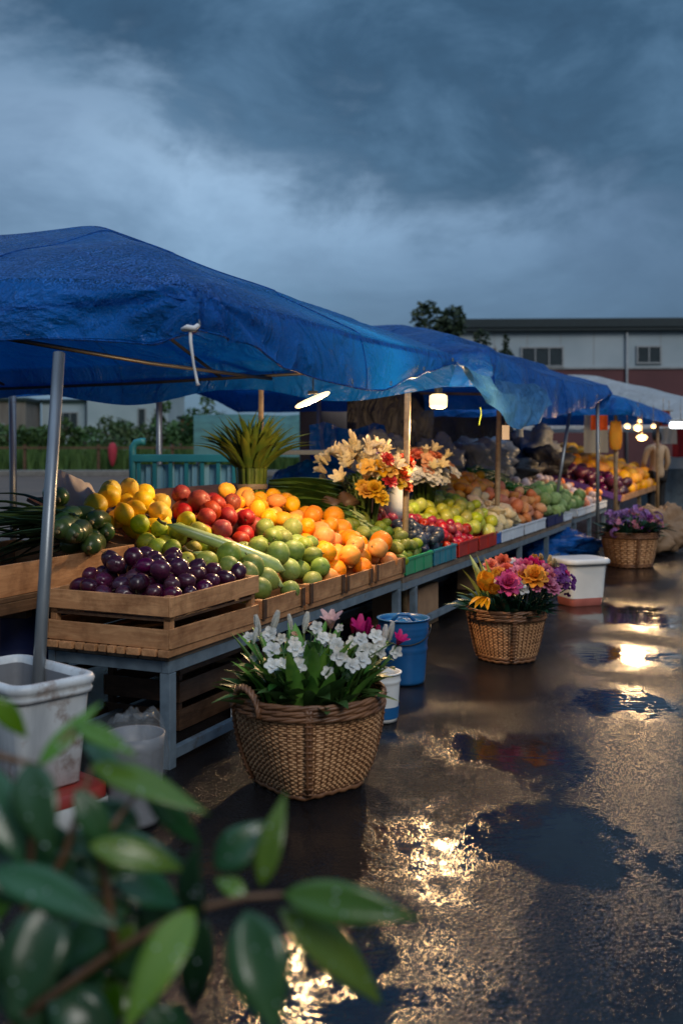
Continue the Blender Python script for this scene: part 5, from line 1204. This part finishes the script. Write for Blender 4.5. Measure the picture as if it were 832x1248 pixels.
# ================================================================== PERSON by the far stall
def skinned(name, pts, edges, m, parent, sub=2, root=0):
    me = bpy.data.meshes.new(name); me.from_pydata([p[0] for p in pts], edges, []); o = bpy.data.objects.new(name, me); col.objects.link(o); o.parent = parent
    bm = bmesh.new(); bm.from_mesh(me); ly = bm.verts.layers.skin.verify(); bm.verts.ensure_lookup_table()
    for i, p in enumerate(pts):
        r_ = p[1]; bm.verts[i][ly].radius = r_ if hasattr(r_, '__len__') else (r_, r_); bm.verts[i][ly].use_root = (i == root)
    bm.to_mesh(me); bm.free(); me.materials.append(m)
    o.modifiers.new('skin', 'SKIN').use_smooth_shade = True; s_ = o.modifiers.new('sub', 'SUBSURF'); s_.levels = sub; s_.render_levels = sub; return o
pe = empty('person', 'person with black hair in a beige coat and black trousers standing by the far stall', 'person', P(800, 540, 20)-Vector((0,0,H)), R(100))
J = [((0,0,.92), (.15,.11)), ((0,0,1.10), (.14,.10)), ((.0,0,1.30), (.17,.11)), ((0,0,1.43), (.11,.08)), ((0.01,0,1.50), .052), ((.02,0,1.56), .06), ((.03,0,1.64), (.08,.09)), ((.02,0,1.72), (.06,.07)),
     ((0,.19,1.38), .06), ((.05,.24,1.12), .045), ((.22,.19,.98), .034), ((.30,.17,.97), .035), ((0,-.19,1.38), .06), ((.03,-.25,1.12), .045), ((.14,-.22,.92), .034), ((.19,-.21,.86), .035),
     ((0,.10,.86), .095), ((.02,.11,.48), .062), ((-.01,.11,.10), .045), ((.12,.12,.04), .038), ((0,-.10,.86), .095), ((.05,-.11,.48), .062), ((.0,-.11,.10), .045), ((.13,-.12,.04), .038)]
E_ = [(0,1),(1,2),(2,3),(3,4),(4,5),(5,6),(6,7),(3,8),(8,9),(9,10),(10,11),(3,12),(12,13),(13,14),(14,15),(0,16),(16,17),(17,18),(18,19),(0,20),(20,21),(21,22),(22,23)]
skinned('body', J, E_, M['skin'], pe)
g = lambda i, k=1.14: (J[i][0], tuple(x*k for x in J[i][1]) if hasattr(J[i][1], '__len__') else J[i][1]*k)
skinned('coat', [((0,0,.78), (.22,.17)), ((0,0,.95), (.19,.14)), g(1, 1.2), g(2, 1.15), g(3, 1.12), g(8, 1.2), g(9, 1.25), g(10, 1.3), g(12, 1.2), g(13, 1.25), g(14, 1.3)], [(0,1),(1,2),(2,3),(3,4),(4,5),(5,6),(6,7),(4,8),(8,9),(9,10)], M['coat'], pe)
skinned('trousers', [((0,0,.88), (.16,.12)), g(16), g(17, 1.25), ((-.01,.11,.12), .065), g(20), g(21, 1.25), ((0,-.11,.12), .065)], [(0,1),(1,2),(2,3),(0,4),(4,5),(5,6)], M['trouser'], pe)
mb = MB(); mb.add([], [])
for i in range(9):
    pass
def hairf(u, v):
    th = PI*.62*u; ph = 2*PI*v; return Vector((.005-.035*math.sin(th)*0+.105*math.sin(th)*math.cos(ph)*(1 if math.cos(ph) < 0 else .80), .092*math.sin(th)*math.sin(ph), 1.66+.115*math.cos(th)-(.06*u if math.cos(ph) < .2 else 0)))
mb.grid(hairf, 12, 24); mb.build('hair', M['hair'], pe)
mb = MB(); mb.lathe([(.001, 0), (.013, .006), (.001, .016)], 8, (.122, 0, 1.63)); mb.build('nose', M['skin'], pe)

# ================================================================== BEHIND THE FRONT STALL
e = empty('teal_panel', 'teal corrugated metal panel fence with a pipe frame behind the front stall', 'fence', P(238, 540, 9.6)-Vector((0,0,H)), R(-4))
wp = 1.05
mb = MB(); mb.grid(lambda u, v: Vector((-wp/2+wp*u, .02*(1 if math.sin(u*60) > 0 else -1), .15+1.15*v)), 140, 4, smooth=False); mb.build('sheet', M['tealpanel'], e)
for i in range(8): mb = MB(); mb.box((-wp/2+wp*i/7, -.045, .72), (.035, .03, 1.22)); mb.build('upright', M['teal'], e, .004)
mb = MB(); mb.box((0, -.05, 1.36), (wp+.12, .05, .07)); mb.build('top_rail', M['teal'], e, .006)
mb = MB(); mb.box((0, -.05, .12), (wp+.12, .05, .06)); mb.build('bottom_rail', M['teal'], e, .006)
mb = MB(); x0 = -wp/2-.06; mb.tube([(x0,-.04,0), (x0,-.04,1.40), (x0,-.04,1.46), (x0+.03,-.04,1.505), (x0+.08,-.04,1.515), (x0+.12,-.04,1.515)], .035, 12); mb.build('pipe_post', M['teal'], e)
mb = MB(); mb.tube([(wp/2+.06,-.04,0), (wp/2+.06,-.04,1.38)], .03, 10); mb.build('pipe_post', M['teal'], e)
e = lump('covered_stack', 'stack covered with a bright blue tarp behind the leek bundle', 'tarp', P(385, 540, 11)-Vector((0,0,H)), (.72, .5, .66), 'tarp', 2.2, .22, 1.2, n=(40, 64))
e = empty('pale_board', 'pale grey board lying on the blue covered stack', 'board', P(375, 551, 10.9)+Vector((0,0,.0))); mb = MB(); mb.box((0, 0, 0), (.70, .5, .05)); mb.build('board', M['wall_white'], e, .008)
e = empty('concrete_wall', 'stained grey brown wall piece standing behind the blue covered stack', 'wall', P(412, 540, 16)-Vector((0,0,H)), .1); mb = MB(); mb.box((0, 0, 1.05), (1.2, .25, 2.1)); mb.build('face', M['concrete'], e, .02)
mb = MB(); mb.box((0, 0, 2.13), (1.3, .33, .06)); mb.build('coping', M['concrete'], e, .01)
e = empty('tarp_shelter', 'green tarp shelter behind the front canopy right of the hedge', 'shelter', P(322, 540, 22)-Vector((0,0,H)), .15); mb = MB()
mb.grid(lambda u, v: Vector((-1.5+3.0*u, -.6+1.6*v, .2+1.9*math.sin(PI*(.18+.5*v))+.08*nz(u*4, v*4))), 24, 16); mb.build('cover', mat('dull_green_tarp', (.05,.16,.14), (.03,.10,.09), rough=.6), e)
for x in (-1.4, 1.4): mb = MB(); mb.tube([(x, .9, 0), (x, .9, 1.9)], .04, 8); mb.build('pole', M['post'], e)
# fence rail and red cloth in front of the field
e = empty('rail_fence', 'thin weathered rail fence along the edge of the green field', 'fence', Vector((-14, 49.9, 0)))
mb = MB(); mb.beam((-16, -1.4, 1.28), (13.5, -1.4, 1.28), .08, .09); mb.build('rail', M['wood_dark'], e)
for i in range(9): mb = MB(); mb.box((-15+i*3.5, -1.3, .72), (.12, .12, 1.45)); mb.build('fence_post', M['wood_dark'], e)
e = empty('red_bundle', 'red cloth bundle hanging on the rail fence before the hedge', 'cloth', P(137, 552, 48.2)); mb = MB()
mb.lathe([(.001, .5), (.13, .44), (.22, .2), (.19, -.2), (.12, -.45), (.06, -.6), (.001, -.65)], 20); mb.build('cloth', M['redcloth'], e)
hr = random.Random(77)
kinds = ('round dense green bush in the hedge beyond the field fence', 'broad low green bush in the hedge beyond the field fence')
for i in range(17):
    Y = 56+hr.uniform(-2.5, 6); px_ = -60+i*24+hr.uniform(-8, 8); h_ = hr.uniform(2.1, 3.5); lp = P(px_, 540, Y); lp.z = 0; k = i % 2
    plant('bush', kinds[k], 'bush', lp, (hr.uniform(1.0, 1.6)*(1.25 if k else 1), 1.2, h_*.55), h_, 900, .17, M['hedge'], ('round bushes in the hedge', 'broad bushes in the hedge')[k], .09, 100+i)
gm = MB(); 
for _ in range(7000):
    x = hr.uniform(-27, 1); y = hr.uniform(48.6, 54.5); hh = hr.uniform(.35, 1.5); a = hr.uniform(0, 3.14); w_ = .10
    gm.add([(x-w_*math.cos(a), y-w_*math.sin(a), .0), (x+w_*math.cos(a), y+w_*math.sin(a), .0), (x+hr.uniform(-.2, .2), y, .1+hh)], [(0,1,2)])
tag(gm.build('field_grass', M['grass']), kind='stuff')
# ------------------------------------------------------------------ buildings
def building(label, loc, rz, w, d, bands, roof, windows, roofm='roof_dark', group=None, over=.5):
    e = empty('building', label, 'building', loc, rz, group)
    for (z0, z1, m_, pr) in bands: mb = MB(); mb.box((0, 0, (z0+z1)/2), (w+pr, d+pr, z1-z0)); mb.build('wall', M[m_], e)
    mb = MB(); z1 = bands[-1][1]; mb.box((0, 0, z1+roof/2), (w+over, d+over, roof)); mb.build('roof', M[roofm], e, .03)
    if w > 20:
        for x in (-w*.42, -w*.1, w*.13, w*.4): pb = MB(); pb.tube([(x, -d/2-.16, .1), (x, -d/2-.16, z1-.05)], .07, 8); pb.build('downpipe', M['frame'], e)
        gb2 = MB(); gb2.box((0, -d/2-.30, z1-.10), (w+.6, .16, .16)); gb2.build('gutter', M['roof_dark'], e)
        for x in range(int(-w/2)+2, int(w/2), 2): sb2 = MB(); sb2.box((x+.3, -d/2-.014, (z1+6.15)/2), (.05, .02, z1-6.15-.2)); sb2.build('panel_joint', M['frame'], e)
    for (x, z, ww, hh, n_) in windows:
        fb = MB(); y = -d/2-.06
        for (cx_, cz, sx_, sz_) in ((0, hh/2, ww+.12, .1), (0, -hh/2, ww+.12, .1), (-ww/2, 0, .1, hh-.1), (ww/2, 0, .1, hh-.1)): fb.box((x+cx_, y, z+cz), (sx_, .14, sz_))
        for k in range(1, n_): fb.box((x-ww/2+ww*k/n_, y, z), (.07, .12, hh-.1))
        o = fb.build('window', M['frame'], e); g_ = MB(); g_.box((x, y+.02, z), (ww-.1, .05, hh-.1)); g_.build('pane', M['pane'], o)
    return e
# long white and maroon hall at the right
Yb = 62; c = P(765, 540, Yb); c.z = 0
def bx(px): return (px-765)/F*Yb
building('long pale hall with a maroon lower storey and dark flat roof behind the stalls', c+Vector((3.0, 6, 0)), R(-3.0), 27.5, 12,
   [(0, 3.9, 'wall_maroon', 0), (3.9, 4.15, 'wall_white', .12), (4.15, 6.0, 'wall_maroon', 0), (6.0, 6.12, 'frame', .16), (6.12, 8.5, 'wall_white', 0.02)], .55,
   [(bx(668)-3.0, 6.75, 2.5, 1.15, 3), (bx(797)-3.0, 6.85, 1.4, 1.0, 2), (9.5, 6.8, 1.6, 1.05, 2), (bx(600)-3.0, 6.8, 1.2, 1.0, 2)], over=.9)
# town beyond the field
for (x0, x1, yt, Y, m_, rm, wins, lab) in ((-30, 40, 486, 95, 'concrete', 'roof_dark', [(0, 2.6, 1.6, 1.2, 2)], 'grey blurred house at the far left beyond the hedge'), (64, 116, 488, 100, 'wall_white', 'roof_dark', [(.3, 3.4, 2.2, 2.0, 3)], 'small pale house with wide dark windows beyond the hedge'), (118, 216, 474, 98, 'wall_white', 'roof_dark', [(1.4, 3.2, .7, 3.0, 1), (3.0, 3.2, .7, 3.0, 1)], 'large white house with two tall dark windows beyond the hedge'), (228, 272, 508, 92, 'brickred', 'roof_dark', [(-.6, 1.6, .8, .8, 1)], 'low red walled shed beyond the hedge')):
    w_ = (x1-x0)/F*Y; h_ = H+(540-yt)/F*Y; c = P((x0+x1)/2, 540, Y); c.z = 0
    building(lab, c, R(rnd.uniform(-6, 6)), w_, 6, [(0, .5, 'concrete', .06), (.5, h_-.3, m_, 0)], .3, wins, rm)
# trees behind the second canopy
plant('tree', 'tall dark leafy tree rising above the second canopy', 'tree', Vector((P(522, 540, 46).x, 46, 0)), (1.7, 1.2, 2.1), 6.75, 2600, .18, M['treeleaf'], None, .16, 5)
plant('tree', 'lower dark tree at the left corner of the pale hall roof', 'tree', Vector((P(556, 540, 50).x, 50, 0)), (1.2, 1.1, 1.9), 6.9, 900, .16, M['treeleaf'], None, .14, 6)
plant('tree', 'small dark tree standing before the pale hall wall', 'tree', Vector((P(612, 540, 52).x, 52, 0)), (.55, .5, 1.2), 6.75, 420, .14, M['treeleaf'], None, .10, 7)
# far end of the market, right
closed_box('market_counter', 'grey counter standing beyond the person at the far right', P(826, 540, 22)-Vector((0,0,H)), (1.4, .8, .95), .2, 'steel')
closed_box('foam_box', 'pale foam box on the grey counter at the far right', P(826, 540, 22)-Vector((0,0,H-.955)), (.7, .5, .25), .2, 'foam')

# ================================================================== FOREGROUND SHRUB
sh = empty('leafy_shrub', 'blurred broad leaved green shrub in the near left corner', 'shrub', Vector((-.52, 1.30, 0)))
def sP(px, py, Y): return P(px, py, Y)-sh.location
def shleaf(bx_, by_, tx, ty, w, m_, Y0=1.30, dY=0.0, up=(0,-.75,.75), droop=.08, fold=.22, tw=0.):
    mb = MB(); a = sP(bx_, by_, Y0); b_ = sP(tx, ty, Y0+dY); leafblade(mb, a, b_, w/F*Y0*.80, droop, fold, n=14, up=up, prof=lambda u: max(.02, math.sin(PI*(u**.78)))**.95*(1.08-.22*u), twist=tw, wavy=.012)
    d = (b_-a); pts = [a+d*(i/10)+Vector(up).normalized()*0 for i in range(11)]
    o = mb.build('leaf', M[m_], sh)
    so_ = o.modifiers.new('thickness', 'SOLIDIFY'); so_.thickness = .0008
    if Y0 < 1.345:
        dm = MB()
        for k in range(4):
            u, v = hr.uniform(.15, .85), hr.uniform(-.30, .30); q = mb.v[int(u*13)*5+int(round((v+.5)*4))]; c = Vector(q)+Vector(up).normalized()*.001; rr = hr.uniform(.0009, .0024)
            vs = [c+Vector((rr*math.sin(t_)*math.cos(f_), rr*math.sin(t_)*math.sin(f_), rr*.7*math.cos(t_))) for t_ in (.05, .8, 1.57, 2.4, 3.09) for f_ in [i*.785 for i in range(8)]]
            dm.add(vs, [(i*8+j, (i+1)*8+j, (i+1)*8+(j+1) % 8, i*8+(j+1) % 8) for i in range(4) for j in range(8)], True)
        tag(dm.build('water_drops', M['water'], o), kind='stuff')
    return o
for a in ((47,934,124,856,30,'leaf_fore',1.32,.05), (92,884,168,923,30,'leaf_fore',1.34,-.04), (-12,850,34,900,34,'leaf_fore',1.36,.02), (34,930,66,1048,70,'leaf_shrub',1.26,-.05), (-30,930,30,1060,70,'leaf_shrub',1.30,-.05),
          (110,932,255,994,48,'leaf_fore',1.33,-.03), (176,962,246,1032,38,'leaf_shrub',1.36,.03), (108,1030,226,1062,48,'leaf_fore',1.28,.02), (92,962,138,1045,46,'leaf_shrub',1.31,.0), (-10,1062,150,1134,58,'leaf_shrub',1.22,-.06),
          (66,1100,14,1248,98,'leaf_shrub',1.18,-.06), (-30,1110,-10,1250,80,'leaf_shrub',1.2,-.03), (236,1108,150,1262,68,'leaf_fore',1.22,-.08), (236,1122,242,1028,56,'leaf_shrub',1.27,-.05), (318,1082,348,966,42,'leaf_fore',1.30,.05),
          (262,1060,332,1000,62,'leaf_shrub',1.33,.03), (345,1090,512,1120,60,'leaf_fore',1.27,-.02), (340,1108,466,1226,66,'leaf_fore',1.29,.05), (300,1110,338,1262,92,'leaf_shrub',1.22,-.05), (252,1120,236,1232,54,'leaf_shrub',1.34,.04),
          (140,1074,222,1106,62,'leaf_shrub',1.36,.04), (20,1000,110,1090,70,'leaf_shrub',1.36,.05), (-20,1000,60,1010,60,'leaf_shrub',1.38,.03), (150,1110,60,1190,70,'leaf_shrub',1.36,.04), (110,1120,180,1200,70,'leaf_shrub',1.38,.05), (300,1092,262,1072,30,'leaf_fore',1.32,.02), (60,1210,150,1280,80,'leaf_shrub',1.34,0), (0,1180,90,1270,80,'leaf_shrub',1.36,0), (180,1230,230,1300,80,'leaf_shrub',1.34,0), (150,950,100,905,34,'leaf_shrub',1.36,.03), (170,1010,110,975,44,'leaf_shrub',1.38,.03)):
    x0, y0, x1, y1, w, m_, Y0, dY = a
    shleaf(x0, y0, x1, y1, w, m_, Y0, dY, up=(rnd.uniform(-.25, .25), -.8, rnd.uniform(.45, .9)), droop=rnd.uniform(.03, .12), tw=rnd.uniform(-.35, .35))
for i in range(34):
    x0, y0 = hr.uniform(-20, 190), hr.uniform(1010, 1230); a = hr.uniform(-.6, 3.6); L_ = hr.uniform(70, 120)
    shleaf(x0, y0, x0+L_*math.cos(a), y0+L_*math.sin(a), hr.uniform(34, 52), ('leaf_shrub', 'leaf_shrub', 'leaf_fore')[i % 3], hr.uniform(1.34, 1.52), hr.uniform(-.05, .05), up=(hr.uniform(-.4, .4), -.7, hr.uniform(.3, .9)), droop=hr.uniform(.04, .14), tw=hr.uniform(-.4, .4))
for pts in ([(-160,1400,1.36), (40,1230,1.34), (140,1160,1.33), (225,1112,1.30), (300,1094,1.30), (352,1090,1.29)], [(40,1230,1.34), (30,1130,1.35), (40,1010,1.34), (46,935,1.33), (90,888,1.34)], [(30,1130,1.35), (80,1040,1.34), (112,935,1.33)], [(-60,900,1.34), (0,922,1.34), (48,934,1.33)], [(140,1160,1.33), (130,1080,1.34), (120,1030,1.33), (170,962,1.35)]):
    mb = MB(); pp = [sP(*p) for p in pts]; mb.tube(pp, [.0075-.0045*i/(len(pp)-1) for i in range(len(pp))], 8); mb.build('twig', M['twig'], sh)
mb = MB(); mb.tube([(0,0,0), (-.02,.0,.25), (-.06,.02,.5), sP(-160,1400,1.36)], [.02, .017, .013, .008], 9); mb.build('trunk', M['bark'], sh)
mb = MB(); mb.tube([sP(-60,900,1.34), (-.10,.03,.85), (-.07,.02,.5)], [.006, .008, .01], 8); mb.build('twig', M['twig'], sh)

# ================================================================== CAMERA
cd = bpy.data.cameras.new('camera'); cam = bpy.data.objects.new('camera', cd); col.objects.link(cam)
cam.location = (0, 0, H); cam.rotation_euler = (PI/2, 0, 0)
cd.sensor_fit = 'HORIZONTAL'; cd.sensor_width = 24; cd.lens = F/832*24; cd.clip_start = .05; cd.clip_end = 3000
cd.shift_y = -(1248/2-CY)/832
cd.dof.use_dof = True; cd.dof.focus_distance = 5.6; cd.dof.aperture_fstop = 1.95
scene.camera = cam
vs_ = scene.view_settings; vs_.view_transform = 'Standard'; vs_.look = 'None'; vs_.exposure = 0; vs_.gamma = 1
cy = scene.cycles; cy.use_denoising = True; cy.max_bounces = 8; cy.diffuse_bounces = 3; cy.glossy_bounces = 4; cy.sample_clamp_indirect = 4; cy.caustics_reflective = False; cy.caustics_refractive = False
try: cy.denoiser = 'OPENIMAGEDENOISE'
except Exception: pass
